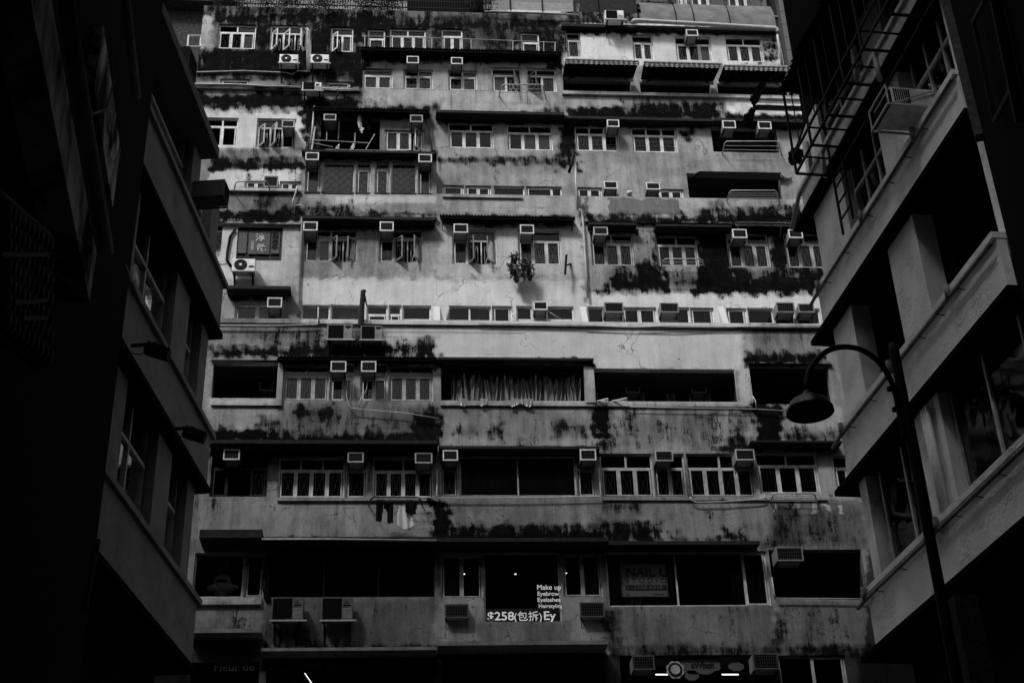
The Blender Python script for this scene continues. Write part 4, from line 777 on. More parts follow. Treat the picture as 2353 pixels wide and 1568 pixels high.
for s in (-1,1):
    e=blob((c.x-.02+s*.12,YB,c.z+.64),.05,.04,.055,8); body.add(e.v,e.f); arm=blob((c.x+s*.22,YB-.05,c.z-.08),.19,.1,.1,10); body.add(arm.v,arm.f); f2=blob((c.x+s*.1,YB-.13,c.z-.16),.08,.06,.06,8); body.add(f2.v,f2.f)
mz=blob((c.x-.04,YB-.15,c.z+.42),.07,.06,.055,8); body.add(mz.v,mz.f); body.build('body',M['teddy'],tb,smooth=True)
for s in (-1,1): e=blob((c.x-.03+s*.06,YB-.145,c.z+.5),.018,.012,.018,6); e.build('eye',M['signd'],tb,smooth=True)
blob((c.x-.04,YB-.205,c.z+.44),.025,.015,.018,6).build('nose',M['signd'],tb,smooth=True)
blob((c.x-.02,YB-.13,c.z+.08),.15,.05,.05,8).build('bow',M['signd'],tb,smooth=True)
# ---------------- lettering ----------------
def text(s,x,y,Y,size,m_,par,name='lettering',align='LEFT',sx=1,bold=0,space=1,lead=1):
    cu=bpy.data.curves.new(name,'FONT'); cu.body=s; cu.size=size; cu.align_x=align; cu.extrude=.004; cu.offset=bold; cu.space_character=space; cu.space_line=lead
    o=bpy.data.objects.new('tmp',cu); sc.collection.objects.link(o); dg=bpy.context.evaluated_depsgraph_get(); me=bpy.data.meshes.new_from_object(o.evaluated_get(dg)); bpy.data.objects.remove(o)
    p=at_y(x,y,Y); me.transform(Matrix.Translation(p)@Matrix.Rotation(R(90),4,'X')@Matrix.Diagonal((sx,1,1,1))); me.materials.clear(); me.materials.append(M[m_]); q=bpy.data.objects.new(name,me); link(q,par); return q
# calligraphy window boards
def board(pts,Y,m_,label):
    x0,x1,y0,y1=pts; a,b,c,d=at_y(x0,y1,Y).x,at_y(x1,y1,Y).x,at_y((x0+x1)/2,y1,Y).z,at_y((x0+x1)/2,y0,Y).z
    t=empty('sign',((a+b)/2,Y,c),label,'sign'); MB().box(a,b,Y,Y+.02,c,d).build('panel',M[m_],t); return t
s1=board((569,618,530,583),Y2+.03,'signp','grey sign in the black framed window with large white brush characters'); s2=board((622,641,530,582),Y2+.03,'signp','narrow grey sign with four black brush characters at the right of the black framed window'); s3=board((545,565,530,581),Y2+.03,'signp','blank narrow grey panel at the left of the black framed window'); s4=board((494,506,530,580),Y2+.03,'signp','narrow sign with black characters cut off by the building at the left')
text('淳',586,552,Y2+.02,.29,'signt',s1,bold=.006); text('武',588,576,Y2+.02,.29,'signt',s1,bold=.006); text('詠\n春\n拳\n學',576,559,Y2+.02,.11,'signt',s1,lead=.75)
text('詠\n春\n拳\n學',625,542,Y2+.02,.2,'signd',s2,bold=.004,lead=.75); text('詠\n春\n拳\n學',494,542,Y2+.02,.2,'signd',s4,bold=.004,lead=.75)
# beauty shop lettering, lit
t=empty('shop_sign',at_y(1260,1380,Y1),'lit white lettering listing beauty services on the black shop window','shop sign')
text('Make up',1233,1353,Y1+.02,.185,'text',t,sx=.98); text('Eyebrow',1234,1367,Y1+.02,.155,'text',t); text('Eyelashes',1234,1381,Y1+.02,.155,'text',t); text('Hairstyling',1237,1395,Y1+.02,.145,'text',t)
t=empty('led_sign',at_y(1200,1415,Y1),'scrolling dot matrix sign reading a price along the sill of the black shop window','shop sign')
text('$258',1119,1423,Y1+.03,.3,'led',t,bold=.004,sx=1.12); text('(包拆)',1180,1423,Y1+.03,.27,'led',t,sx=1.02); text('Ey',1248,1422,Y1+.03,.32,'led',t,bold=.005,sx=1.05)
x0,x1,_,_=WCr; zz=at_y(1200,1425,Y1).z; MB().box(x0+.06,x1-.06,Y1+.045,Y1+.068,zz+.02,zz+.34).build('display_case',M['signd'],t)
mb=MB()
for i in range(7): mb.box(x0+.08,x1-.08,Y1+.018,Y1+.024,zz+.065+i*.038,zz+.072+i*.038)
mb.build('row_mask',M['signd'],t)
for i,(x,y) in enumerate(((1135,1278),(1246,1277),(1184,1318),(1300,1316),(1066,1318))):
    mb=MB(); p=at_y(x,y,Y1+.75); mb.lathe([(0,.02),(.026,.015),(.03,0),(0,-.005)],p,12); o=mb.build('ceiling_spotlight',M['lamp'],None); tag(o,['small lit spotlight at the upper left of the black shop window','small lit spotlight at the upper right of the black shop window','small lit spotlight in the middle of the black shop window','lone lit spotlight in the window right of the beauty shop lettering','lone lit spotlight in the window left of the beauty shop lettering'][i],'spotlight','lit ceiling spotlights in the beauty shop')
mb=MB()
for i in range(13): p=at_y(1142+i*10,1300+(i*7)%9,Y1+.5); mb.box(p.x,p.x+.008,p.y,p.y+.008,p.z,p.z+.09)
o=mb.build('hanging_crystals',M['framed'],None); tag(o,'row of tiny hanging glints behind the black shop window','decoration',kind='stuff')
# nail shop poster
t=board((1429,1536,1291,1371),Y1+.025,'signp','framed poster for a nail studio in the left pane of the wide shop window')
text('NAIL U',1437,1323,Y1+.02,.34,'signd',t,bold=.004,sx=1.02,space=1.02); text('STUDIO',1437,1338,Y1+.02,.19,'signd',t,sx=1.05,space=1.7)
p0=at_y(1437,1354,Y1+.018); p1=at_y(1532,1342,Y1+.018); MB().box(p0.x,p1.x,Y1+.015,Y1+.022,p0.z,p1.z).build('number_strip',M['signd'],t); text('2168 6318',1456,1352.5,Y1+.008,.16,'signp',t,sx=1.1); text('(',1440,1352,Y1+.008,.16,'signp',t)
text('No.',1437,1366,Y1+.02,.07,'signd',t); text('CWB, HK',1500,1366,Y1+.02,.07,'signd',t)
a,b,c,d=at_y(1431,1369,Y1).x,at_y(1534,1369,Y1).x,at_y(1480,1369,Y1).z,at_y(1480,1293,Y1).z
mb=MB().bar((a,Y1+.02,c),(b,Y1+.02,c),.012).bar((a,Y1+.02,d),(b,Y1+.02,d),.012).bar((a,Y1+.02,c),(a,Y1+.02,d),.012).bar((b,Y1+.02,c),(b,Y1+.02,d),.012); mb.build('border',M['signd'],t)
# cloud signs, flower and tubes of the bottom shop
def cloud(x,y,w_,h_,label,word=None):
    Y=Y1+.1; c=at_y(x,y,Y); t=empty('cloud_sign',c,label,'shop sign','cloud shaped signs in the bottom shop window'); mb=MB(); n=48
    mb.prism([(c.x+w_*math.cos(2*math.pi*i/n)*(1+.09*abs(math.sin(i*math.pi/6))),c.z+h_*math.sin(2*math.pi*i/n)*(1+.16*abs(math.sin(i*math.pi/6)))) for i in range(n)],Y,Y+.02); mb.build('board',M['signp'],t)
    if word: text(word,x-18,y+4,Y-.01,.2,'signd',t,bold=.008)
cloud(1606,1528,.52,.2,'widest cloud shaped sign with a dark handwritten name',word='sWitch'); cloud(1691,1530,.19,.1,'small blank cloud shaped sign at the right'); cloud(1592,1546,.2,.12,'small blank cloud shaped sign beside the flower') if False else cloud(1589,1550,.17,.12,'small blank cloud sign low beside the flower')
c=at_y(1551,1537,Y1+.08); t=empty('flower_sign',c,'dark rimmed flower shaped sign with a pale round centre','shop sign'); n=64; MB().prism([(c.x+(.2+.035*abs(math.sin(i*math.pi/8)))*math.cos(2*math.pi*i/n),c.z+(.2+.035*abs(math.sin(i*math.pi/8)))*math.sin(2*math.pi*i/n)) for i in range(n)],c.y,c.y+.02).build('rim',M['framed'],t); MB().prism([(c.x+.18*math.cos(2*math.pi*i/n),c.z+.18*math.sin(2*math.pi*i/n)) for i in range(n)],c.y-.012,c.y-.002).build('ring',M['signd'],t); MB().prism([(c.x+.12*math.cos(2*math.pi*i/n),c.z+.12*math.sin(2*math.pi*i/n)) for i in range(n)],c.y-.022,c.y-.014).build('centre',M['framed'],t)
for x0,x1,y,l in ((1506,1534,1548,'short lit fluorescent tube behind the cloud and flower signs'),(1658,1696,1548,'short lit fluorescent tube at the right of the bottom shop')):
    mb=MB(); mb.tube([at_y(x0,y,Y1+.6),at_y(x1,y,Y1+.6)],.018,8); o=mb.build('fluorescent_tube',M['lamp'],None); tag(o,l,'lamp')
mb=MB(); mb.tube([at_y(700,1545,Y1+.15),at_y(716,1568,Y1+.15),at_y(740,1610,Y1+.15)],.012,8); o=mb.build('fluorescent_tube',M['lamp'],None); tag(o,'slanting bright tube at the bottom edge below the large dim condensers','lamp')
t=empty('shop_sign',at_y(560,1535,Y1),'faint script lettering on the black shopfront at the bottom left','shop sign'); text('Fleur de Sel',490,1540,Y1+.1,.3,'framed',t)
#---PART3---
# ---------------- side buildings ----------------
class Side:
    """vertical face seen at a slant; local x runs from the far corner towards the camera, z up, y away from x by the right-hand rule"""
    def __init__(s,azF,dF,azN,dN,inw):
        s.F=Vector((dF*math.sin(R(azF)),dF*math.cos(R(azF)),0)); s.N=Vector((dN*math.sin(R(azN)),dN*math.cos(R(azN)),0))
        s.u=(s.N-s.F).normalized(); s.L=(s.N-s.F).length; s.n=Vector((0,0,1)).cross(s.u); s.inw=inw   # +1: local +y leads into the building
        s.M=Matrix.Translation(s.F)@Matrix((s.u,s.n,Vector((0,0,1)))).transposed().to_4x4()
    def at(s,x,y,off=0):      # photo pixel -> (s,z) on the plane lying 'off' metres into the building
        d=Vector(ray(x,y)); o=s.F+s.n*s.inw*off; t=o.dot(s.n)/Vector((d.x,d.y,0)).dot(s.n); p=d*t; return (Vector((p.x,p.y,0))-o).dot(s.u), p.z+CAMZ
    def y(s,off): return s.inw*off
def sbox(mb,S,s0,s1,o0,o1,z0,z1): return mb.box(s0,s1,S.y(o0),S.y(o1),z0,z1)
RB=Side(19.25,23.6,27.4,18.0,1)
rb=empty('rendered_building',(0,0,0),'pale rendered building on the right with long balconies, pipes and a steel cage','building',local=RB.M)
# level heights from the far corner of the face
cop=[RB.at(1875,371)[1],RB.at(1869,680)[1],RB.at(1918,1006)[1],RB.at(1976,1370)[1]]; bot=[RB.at(1951,294)[1],RB.at(1884,753)[1],RB.at(1950,1090)[1],RB.at(2009,1482)[1]]
print('RB levels',cop,bot,RB.L)
def grime_mat(name,col,seed):
    m=mat(name,col,.88,.15,noise=.18,nscale=1.6,bump=.0); t=m.node_tree; b=t.nodes['Principled BSDF']; g=t.nodes.new('ShaderNodeNewGeometry'); N=t.nodes.new
    mp=N('ShaderNodeMapping'); mp.inputs['Location'].default_value=(seed,0,0); t.links.new(g.outputs['Position'],mp.inputs[0])
    n=N('ShaderNodeTexNoise'); n.inputs['Scale'].default_value=1.1; n.inputs['Detail'].default_value=9; n.inputs['Roughness'].default_value=.6; t.links.new(mp.outputs[0],n.inputs['Vector'])
    n2=N('ShaderNodeTexNoise'); n2.inputs['Scale'].default_value=9; n2.inputs['Detail'].default_value=8; n2.inputs['Distortion'].default_value=1.5; t.links.new(mp.outputs[0],n2.inputs['Vector'])
    r=N('ShaderNodeMapRange'); r.inputs[1].default_value=.5; r.inputs[2].default_value=.66; t.links.new(n.outputs[0],r.inputs[0])
    mu=N('ShaderNodeMath'); mu.operation='MULTIPLY'; t.links.new(r.outputs[0],mu.inputs[0]); t.links.new(n2.outputs[0],mu.inputs[1])
    ad=N('ShaderNodeMath'); ad.operation='MULTIPLY_ADD'; ad.inputs[1].default_value=.35; t.links.new(n2.outputs[0],ad.inputs[0]); t.links.new(mu.outputs[0],ad.inputs[2])
    bu=N('ShaderNodeBump'); bu.inputs['Strength'].default_value=.7; bu.inputs['Distance'].default_value=.05; t.links.new(ad.outputs[0],bu.inputs['Height']); t.links.new(bu.outputs[0],b.inputs['Normal'])
    cr=[x for x in t.nodes if x.type=='MAP_RANGE'][0]; s=N('ShaderNodeMath'); s.operation='MULTIPLY_ADD'; s.inputs[1].default_value=-.25*col; t.links.new(mu.outputs[0],s.inputs[0]); t.links.new(cr.outputs[0],s.inputs[2]); t.links.new(s.outputs[0],b.inputs['Base Color']); return m
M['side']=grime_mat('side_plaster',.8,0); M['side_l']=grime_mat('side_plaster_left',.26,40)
H_R=30; ends=[RB.L+.0,RB.L,RB.L+.0,RB.L+6.5]
def level(S,root,zc,zb,s0,s1,mt,groove=.11,ext=.6,eave='black',eo=-.02):
    # parapet band with coping, shadow groove, and a dark eave slab underneath that runs past the far corner
    sbox(MB(),S,s0+.06,s1,0,.14,zb,zc-.1).build('parapet',M[mt],root)
    sbox(MB(),S,s0-.03,s1+.01,-.07,.17,zc-.1,zc).build('coping',M[mt],root)
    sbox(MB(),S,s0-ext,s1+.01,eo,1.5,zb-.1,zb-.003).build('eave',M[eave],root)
for i in range(4): level(RB,rb,cop[i],bot[i],0 if i!=2 else .0,ends[i],'side')
# piers and openings; s positions taken on the coping line of each level
def fill(S,root,zc,ztop,pieces,mt,send,wr=.38,pr=.2,glz=True):
    """pieces: list of (s0,s1,'p'ier | 'w'indow with n lights | 'k' black opening)"""
    for a,b,k in pieces:
        if k=='p': sbox(MB(),S,a,b,pr,pr+.35,zc-.3,ztop-.103).build('pier',M[mt],root)
        elif k=='k': sbox(MB(),S,a,b,pr+1.2,pr+1.3,zc-.3,ztop-.103).build('interior',M['room'],root)
        else:
            n=int(k[1]); f=MB(); z0,z1=zc-.25,ztop-.12; zt=z0+(z1-z0)*.72
            for j in range(n+1): x=a+(b-a)*j/n; sbox(f,S,max(a,x-.028),min(b,x+.028),wr-.02,wr+.05,z0,z1)
            (sbox(f,S,a,b,wr-.026,wr+.045,zt-.03,zt+.03) if len(k)<3 else 0); sbox(f,S,a,b,wr-.026,wr+.045,z0,z0+.3); W=f.build('window',M['framed'],root)
            g=MB(); g.quad((a,S.y(wr+.02),z0),(b,S.y(wr+.02),z0),(b,S.y(wr+.02),z1),(a,S.y(wr+.02),z1)); g.build('pane',M['glass'],W)
            g=MB(); g.quad((a,S.y(wr+1),z0),(b,S.y(wr+1),z0),(b,S.y(wr+1),z1),(a,S.y(wr+1),z1)); g.build('interior',M['room'],W)
S_=lambda x,y:RB.at(x,y)[0]
fill(RB,rb,cop[1],bot[0],[(0,S_(1936,560),'p'),(S_(1940,555),S_(2016,427),'w3'),(S_(2016,427),S_(2070,341),'p'),(S_(2080,325),S_(2176,172),'w3'),(S_(2172,180),RB.L,'p')],'side',RB.L)
fill(RB,rb,cop[2],bot[1],[(0,S_(1967,919),'p'),(S_(1967,919),S_(2057,806),'k'),(S_(2057,806),S_(2117,731),'p'),(S_(2117,731),S_(2266,550),'k'),(S_(2268,548),RB.L,'p')],'side',RB.L)
fill(RB,rb,cop[3],bot[2],[(0,S_(2000,1325),'p'),(S_(2010,1313),S_(2121,1221),'w2n'),(S_(2121,1221),S_(2180,1182),'p'),(S_(2184,1178),S_(2352,1029),'w2n'),(S_(2352,1029),RB.L+6,'w3n')],'side',RB.L)
z0top=19.6
fill(RB,rb,cop[0],z0top,[(0,.92,'p'),(.94,3.15,'w3'),(3.15,4.05,'p'),(4.08,4.85,'w1'),(4.85,5.3,'p'),(5.33,RB.L,'w1')],'side',RB.L)
# body, roof slab and street corner of the right building
b=MB(); sbox(b,RB,.0,RB.L+6.5,1.75,45,0,H_R); sbox(b,RB,.02,RB.L,.3,1.74,z0top,H_R); sbox(b,RB,.02,RB.L+6.4,.6,1.74,0,bot[3]-.12); b.build('body',M['black'],rb); sbox(MB(),RB,.01,.12,.56,1.74,bot[3],z0top).build('end_wall',M['sided'],rb)
# curtain in the lower right window
mb=MB(); s0,s1=S_(2215,1150),S_(2262,1110); n=40; V=[];F=[]
for i in range(n+1): x=s0+(s1-s0)*i/n; V+=[(x,RB.y(.55+.04*math.sin(i*.9)),cop[3]-.2),(s0+(x-s0)*.4,RB.y(.55+.04*math.sin(i*.9)),bot[2]-.2)]
for i in range(n): F.append((2*i,2*i+1,2*i+3,2*i+2))
mb.add(V,F).build('curtain',M['curtaind'],rb,smooth=True)
# pipes running along the copings, with short upright stubs
for i in (1,2,3):
    mb=MB(); z=cop[i]-.2; mb.tube([(-.14,RB.y(-.12),z-.05),(.2,RB.y(-.1),z),(ends[i],RB.y(-.1),z)],.032,8); mb.build('pipe',M['conc'],rb,smooth=True)
    for s in ((.35,2.6,4.9) if i!=3 else (.2,3.0,3.15)): MB().tube([(s,RB.y(-.12),z-.03),(s,RB.y(-.12),z+.2)],.045,8).build('pipe_stub',M['conc'],rb,smooth=True)
    mb=MB()
    for k in range(1,int(ends[i]/.9)): mb.bar((k*.9+.2*math.sin(k*5),RB.y(-.12),z-.04),(k*.9+.2*math.sin(k*5),RB.y(.01),z-.06),.012)
    mb.build('pipe_clip',M['dark'],rb)
mb=MB(); z=cop[0]-.3; mb.tube([(-.2,RB.y(-.22),z-.5),(.3,RB.y(-.16),z),(RB.L,RB.y(-.16),z)],.045,8)
mb.tube([(1.6,RB.y(-.16),z),(1.6,RB.y(-.17),z-.55)],.05,8).tube([(4.3,RB.y(-.16),z),(4.3,RB.y(-.17),z-.55)],.05,8).tube([(1.0,RB.y(-.16),z+.7),(1.05,RB.y(-.16),z)],.05,8).tube([(3.6,RB.y(-.16),z+.8),(3.6,RB.y(-.2),z)],.06,8); mb.build('pipe',M['metal'],rb,smooth=True)
mb=MB()
for s in (2.95,3.04,3.13): mb.tube([(s,RB.y(.12),cop[3]-.1),(s,RB.y(.12),bot[2]-.2)],.035,8)
mb.build('pipe',M['side'],rb,smooth=True)
# steel cage around the top balcony
mb=MB(); CO=-.75; a=RB.at(1829,397,CO); c=RB.at(1996,88,CO); zl=(a[1]+c[1])/2; s0=a[0]; s1=c[0]+1.4; zu=zl+1.95; q=.038
zz=[zl,zl+.33,zu-.6,zu]
for z in (zl,zl+.4,zu): mb.bar((s0,RB.y(CO),z),(s1,RB.y(CO),z),q)
for z in (zl,zl+.4): mb.bar((s0,RB.y(0),z),(s1,RB.y(-.05),z),q)
n=6
for i in range(n+1):
    s=s0+(s1-s0)*i/n; mb.bar((s,RB.y(CO),zl),(s,RB.y(CO),zu),q); mb.bar((s,RB.y(CO),zl),(s,RB.y(0),zl),q); mb.bar((s,RB.y(CO),zl+.4),(s,RB.y(0),zl+.4),q*.7)
    mb.bar((s+.35,RB.y(CO),zl+.4),(s+.35,RB.y(CO),zu),.018)
mb.bar((s0,RB.y(CO),zl+.4),(s0,RB.y(CO+.65),zu),q); mb.bar((s0,RB.y(-.05),zl-1.3),(s0,RB.y(-.05),zu),q).bar((s0+.5,RB.y(-.05),zl-1.3),(s0+.5,RB.y(-.05),zl),q)
for k in range(3): mb.bar((s0,RB.y(-.05),zl-.3-.35*k),(s0+.5,RB.y(-.05),zl-.3-.35*k),.03)
mb.build('steel_cage',M['dark'],rb)
# corrugated canopy at the top, jutting over the alley
n=int((RB.L-.3)/.025); V=[];F=[]; mb=MB()
for i in range(n+1):
    k=i/n; so=1.72+(RB.L+.3-1.72)*k; si=.88+(RB.L+.3-.88)*k; dz=.02*math.sin(so*2*math.pi/.13); jag=.03*math.sin(so*2*math.pi/.13)+(.05*math.sin(so*3.7) if i%7<4 else 0)
    V+=[(so,RB.y(-.88+jag),19.05+dz),(si,RB.y(.3),19.66+dz),(so,RB.y(-.88+jag),19.07+dz),(si,RB.y(.3),19.68+dz)]
for i in range(n): q=i*4; F+=[(q,q+1,q+5,q+4),(q+2,q+6,q+7,q+3),(q,q+4,q+6,q+2)]
mb.add(V,F).build('canopy',M['black'],rb)
# big air conditioner box on the right building
s0,z0=4.53,15.95; t=empty('air_conditioner',(0,0,0),'large air conditioner with slotted side jutting from the white building at right','air conditioner','window air conditioners on the facades',local=RB.M)
s1=s0+.64; sbox(MB(),RB,s0,s1,-.5,.3,z0,z0+.35).build('casing',M['acw'],t,bevel=.01)
mb=MB(); 
for i in range(8): sbox(mb,RB,s1+.001,s1+.007,-.45+i*.035,-.43+i*.035,z0+.04,z0+.31)
mb.build('side_slot',M['acg'],t); mb=MB(); sbox(mb,RB,s0-.004,s1+.004,-.52,-.502,z0+.03,z0+.3); mb.build('grille',M['acg'],t)
mb=MB()
for s in (s0-.03,s1+.03): mb.bar((s,RB.y(-.6),z0-.03),(s,RB.y(.3),z0-.03),.03); mb.bar((s,RB.y(-.58),z0-.03),(s,RB.y(-.58),z0+.36),.022); mb.bar((s,RB.y(.28),z0+.32),(s,RB.y(-.55),z0-.02),.02)
mb.bar((s0-.03,RB.y(-.6),z0-.03),(s1+.03,RB.y(-.6),z0-.03),.03).bar((s0-.03,RB.y(-.58),z0+.36),(s1+.03,RB.y(-.58),z0+.36),.022); mb.build('bracket',M['framed'],t)
# dark cloths hung on a pole reaching out from the cage
pz=at_y(1735,245,22.6); o=MB().bar(at_y(1737,247,22.4),at_y(1842,250,23.4),.085).build('cantilever_pole',M['dark'],None); tag(o,'black pole reaching left from the steel cage in front of the tenement','pole')
for i,pts in enumerate(([(1748,187),(1759,187),(1760,196),(1745,225),(1733,248),(1722,232),(1724,222),(1738,200)],[(1726,246),(1737,250),(1730,275),(1708,294),(1704,288),(1708,265),(1716,258)])):
    o=garment('hanging_cloth',pts,22.4,['upper of two black cloths hanging at the end of the pole from the steel cage','lower of two black cloths hanging at the end of the pole from the steel cage'][i],'cloth')
o=garment('basket',[(1811,352),(1818,340),(1835,338),(1844,347),(1843,378),(1812,376)],23.0,'dark lumpy bag hanging on the steel cage','bag',group=None)
# ---- left building ----
LB=Side(-8.35,23.0,-11.75,19.0,-1)
lb=empty('grey_building',(0,0,0),'dim grey building on the left with sloping looking balcony parapets, seen steeply from below','building',local=LB.M)
lc=[LB.at(500,300)[1]+.0,LB.at(522,667)[1],LB.at(486,996)[1],LB.at(451,1372)[1]]; lbo=[LB.at(500,386)[1],LB.at(514,778)[1],LB.at(472,1106)[1],LB.at(434,1518)[1]]
lc[0]=lbo[0]+.75
print('LB levels',lc,lbo,LB.L)
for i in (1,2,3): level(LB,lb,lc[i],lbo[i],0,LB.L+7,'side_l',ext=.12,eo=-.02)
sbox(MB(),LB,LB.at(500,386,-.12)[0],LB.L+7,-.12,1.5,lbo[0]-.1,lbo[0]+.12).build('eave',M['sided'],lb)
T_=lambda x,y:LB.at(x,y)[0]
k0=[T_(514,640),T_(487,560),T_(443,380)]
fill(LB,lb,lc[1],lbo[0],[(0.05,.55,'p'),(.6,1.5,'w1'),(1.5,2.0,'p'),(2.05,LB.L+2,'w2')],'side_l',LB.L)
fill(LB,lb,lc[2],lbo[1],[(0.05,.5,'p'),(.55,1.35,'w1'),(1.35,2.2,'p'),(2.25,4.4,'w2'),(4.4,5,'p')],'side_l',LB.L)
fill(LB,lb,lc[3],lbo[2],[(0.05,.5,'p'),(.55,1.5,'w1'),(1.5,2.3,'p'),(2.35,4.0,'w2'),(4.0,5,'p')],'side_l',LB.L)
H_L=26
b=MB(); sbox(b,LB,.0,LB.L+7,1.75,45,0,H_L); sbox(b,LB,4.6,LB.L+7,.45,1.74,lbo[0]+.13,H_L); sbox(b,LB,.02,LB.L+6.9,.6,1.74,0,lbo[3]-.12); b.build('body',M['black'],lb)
s0,z0=LB.at(524,474,-.38); t=empty('air_conditioner',(0,0,0),'dark air conditioner jutting from the left building in front of the white parapet rack','air conditioner','window air conditioners on the facades',local=LB.M)
sbox(MB(),LB,s0,s0+.34,-.38,.4,z0,z0+.36).build('casing',M['sided'],t,bevel=.01); mb=MB(); sbox(mb,LB,s0+.04,s0+.3,-.395,-.381,z0+.04,z0+.32); mb.build('grille',M['acg'],t)
mb=MB(); mb.bar((s0,LB.y(-.38),z0-.02),(s0,LB.y(.2),z0-.02),.025).bar((s0+.34,LB.y(-.38),z0-.02),(s0+.34,LB.y(.2),z0-.02),.025); mb.build('bracket',M['dark'],t)
s0,z0=LB.at(446,182,-.1); s0-=.1; t=empty('air_conditioner',(0,0,0),'small dim air conditioner at the top of the left building by the parapet edge','air conditioner','window air conditioners on the facades',local=LB.M)
sbox(MB(),LB,s0,s0+.5,-.1,.3,z0,z0+.4).build('casing',M['sided'],t,bevel=.01); mb=MB(); sbox(mb,LB,s0+.05,s0+.45,-.115,-.101,z0+.04,z0+.36); mb.build('grille',M['acg'],t)
# floodlights on arms
for x,y,lab in ((361,790,'upper of two black floodlights on arms in front of the left building'),(446,982,'lower of two black floodlights on arms in front of the left building')):
    Yd=17.2 if x!=446 else 19.5; p=at_y(x,y,Yd); t=empty('floodlight',p,lab,'floodlight','floodlights on the left building'); MB().bar(p+Vector((-.36,.05,0)),p,.04).bar(p,p+Vector((0,0,-.06)),.04).build('arm',M['dark'],t)
    mb=MB(); ang=R(18); c=p+Vector((.02,-.03,-.14)); ux=Vector((math.cos(ang),0,-math.sin(ang))); uz=Vector((math.sin(ang),0,math.cos(ang))); uy=Vector((0,1,0)); V=[c+ux*a*.17+uy*b_*.08+uz*d*(.08 if d>0 else .07) for a in (-1,1) for b_ in (-1,1) for d in (-1,1)]
    mb.add(V,[(0,1,3,2),(4,6,7,5),(0,4,5,1),(2,3,7,6),(0,2,6,4),(1,5,7,3)]); mb.build('housing',M['dark'],t,bevel=.012)
    mb=MB()
    for k in range(-3,4): mb.bar(c+ux*k*.045+uz*.08-uy*.07,c+ux*k*.045+uz*.08+uy*.07,.012,.04)
    mb.build('cooling_fin',M['dark'],t); MB().tube([p+Vector((-.5,0,-.03)),p+Vector((-.38,0,-.13)),p+Vector((-.22,0,-.17)),c-ux*.1],.009,6).build('cable',M['dark'],t)
# ---------------- near black buildings either side of the alley mouth ----------------
def near(azc,dist,inw,name,label):
    c=Vector((dist*math.sin(R(azc)),dist*math.cos(R(azc)),0)); return c
NL=Side(-11.6,16.5,-17.5,9.0,-1)
nl=empty('dark_building',(0,0,0),'almost black building filling the left edge, with stained bands and a pierced block screen','building',local=NL.M)
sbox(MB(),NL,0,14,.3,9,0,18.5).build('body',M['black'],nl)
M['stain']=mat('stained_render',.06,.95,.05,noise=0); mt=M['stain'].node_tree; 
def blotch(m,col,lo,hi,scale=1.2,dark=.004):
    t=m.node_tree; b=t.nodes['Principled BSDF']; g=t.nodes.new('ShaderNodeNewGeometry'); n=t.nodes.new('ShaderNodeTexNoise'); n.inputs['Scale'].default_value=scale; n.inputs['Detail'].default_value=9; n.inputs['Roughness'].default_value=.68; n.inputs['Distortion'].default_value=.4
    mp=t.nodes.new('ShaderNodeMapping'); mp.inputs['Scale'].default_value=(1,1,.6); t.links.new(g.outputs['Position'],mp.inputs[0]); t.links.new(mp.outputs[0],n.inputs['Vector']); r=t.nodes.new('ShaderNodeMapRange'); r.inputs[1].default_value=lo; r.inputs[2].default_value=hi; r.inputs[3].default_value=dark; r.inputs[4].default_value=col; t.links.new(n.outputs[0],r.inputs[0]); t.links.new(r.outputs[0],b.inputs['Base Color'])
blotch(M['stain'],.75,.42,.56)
def px(S,off,*pts): return [S.at(x,y,off) for x,y in pts]
def strip(S,root,p_lo,p_hi,o0,o1,name,m_):      # straight band between two pixels on its lower edge and two on its upper edge
    a,b_=px(S,o0,*p_lo); c,d=px(S,o0,*p_hi); z0=(a[1]+b_[1])/2; z1=(c[1]+d[1])/2; s0=min(a[0],b_[0],c[0],d[0]); s1=max(a[0],b_[0],c[0],d[0]); 
    sbox(MB(),S,s0,s1,o0,o1,min(z0,z1),max(z0,z1)).build(name,M[m_],root); return s0,s1,z0,z1
print('NL', NL.at(215,545),NL.at(57,200),NL.at(265,435),NL.at(87,0),NL.at(320,160),NL.at(270,0))
strip(NL,nl,((215,545),(57,200)),((240,450),(60,10)),0,.3,'parapet','stain')
za=(NL.at(265,435,-.1)[1]+NL.at(87,0,-.1)[1])/2; MB().tube([(NL.at(265,435,-.1)[0],NL.y(-.1),za),(NL.at(87,0,-.1)[0]+1,NL.y(-.1),za)],.07,8).build('pipe',M['sided'],nl,smooth=True)
zb_=(NL.at(322,160,-.1)[1]+NL.at(270,0,-.1)[1])/2; MB().tube([(NL.at(322,160,-.1)[0],NL.y(-.1),zb_),(NL.at(270,0,-.1)[0]+1,NL.y(-.1),zb_)],.05,8).build('pipe',M['conc'],nl,smooth=True)
a=NL.at(215,270,.2); b_=NL.at(270,370,.2); MB().box(min(a[0],b_[0])-.1,max(a[0],b_[0])+.2,NL.y(.2),NL.y(.31),NL.at(240,355,.2)[1],NL.at(245,110,.2)[1]).build('pier',M['stain'],nl)
MB().tube([(NL.at(272,120,-.02)[0],NL.y(-.02),NL.at(272,120,-.02)[1]),(NL.at(262,185,-.02)[0],NL.y(-.02),NL.at(262,185,-.02)[1]),(NL.at(245,250,-.02)[0],NL.y(-.02),NL.at(245,250,-.02)[1]),(NL.at(215,262,-.02)[0],NL.y(-.02),NL.at(215,262,-.02)[1]),(NL.at(185,230,-.02)[0],NL.y(-.02),NL.at(185,230,-.02)[1])],.012,5).build('cable',M['sided'],nl)
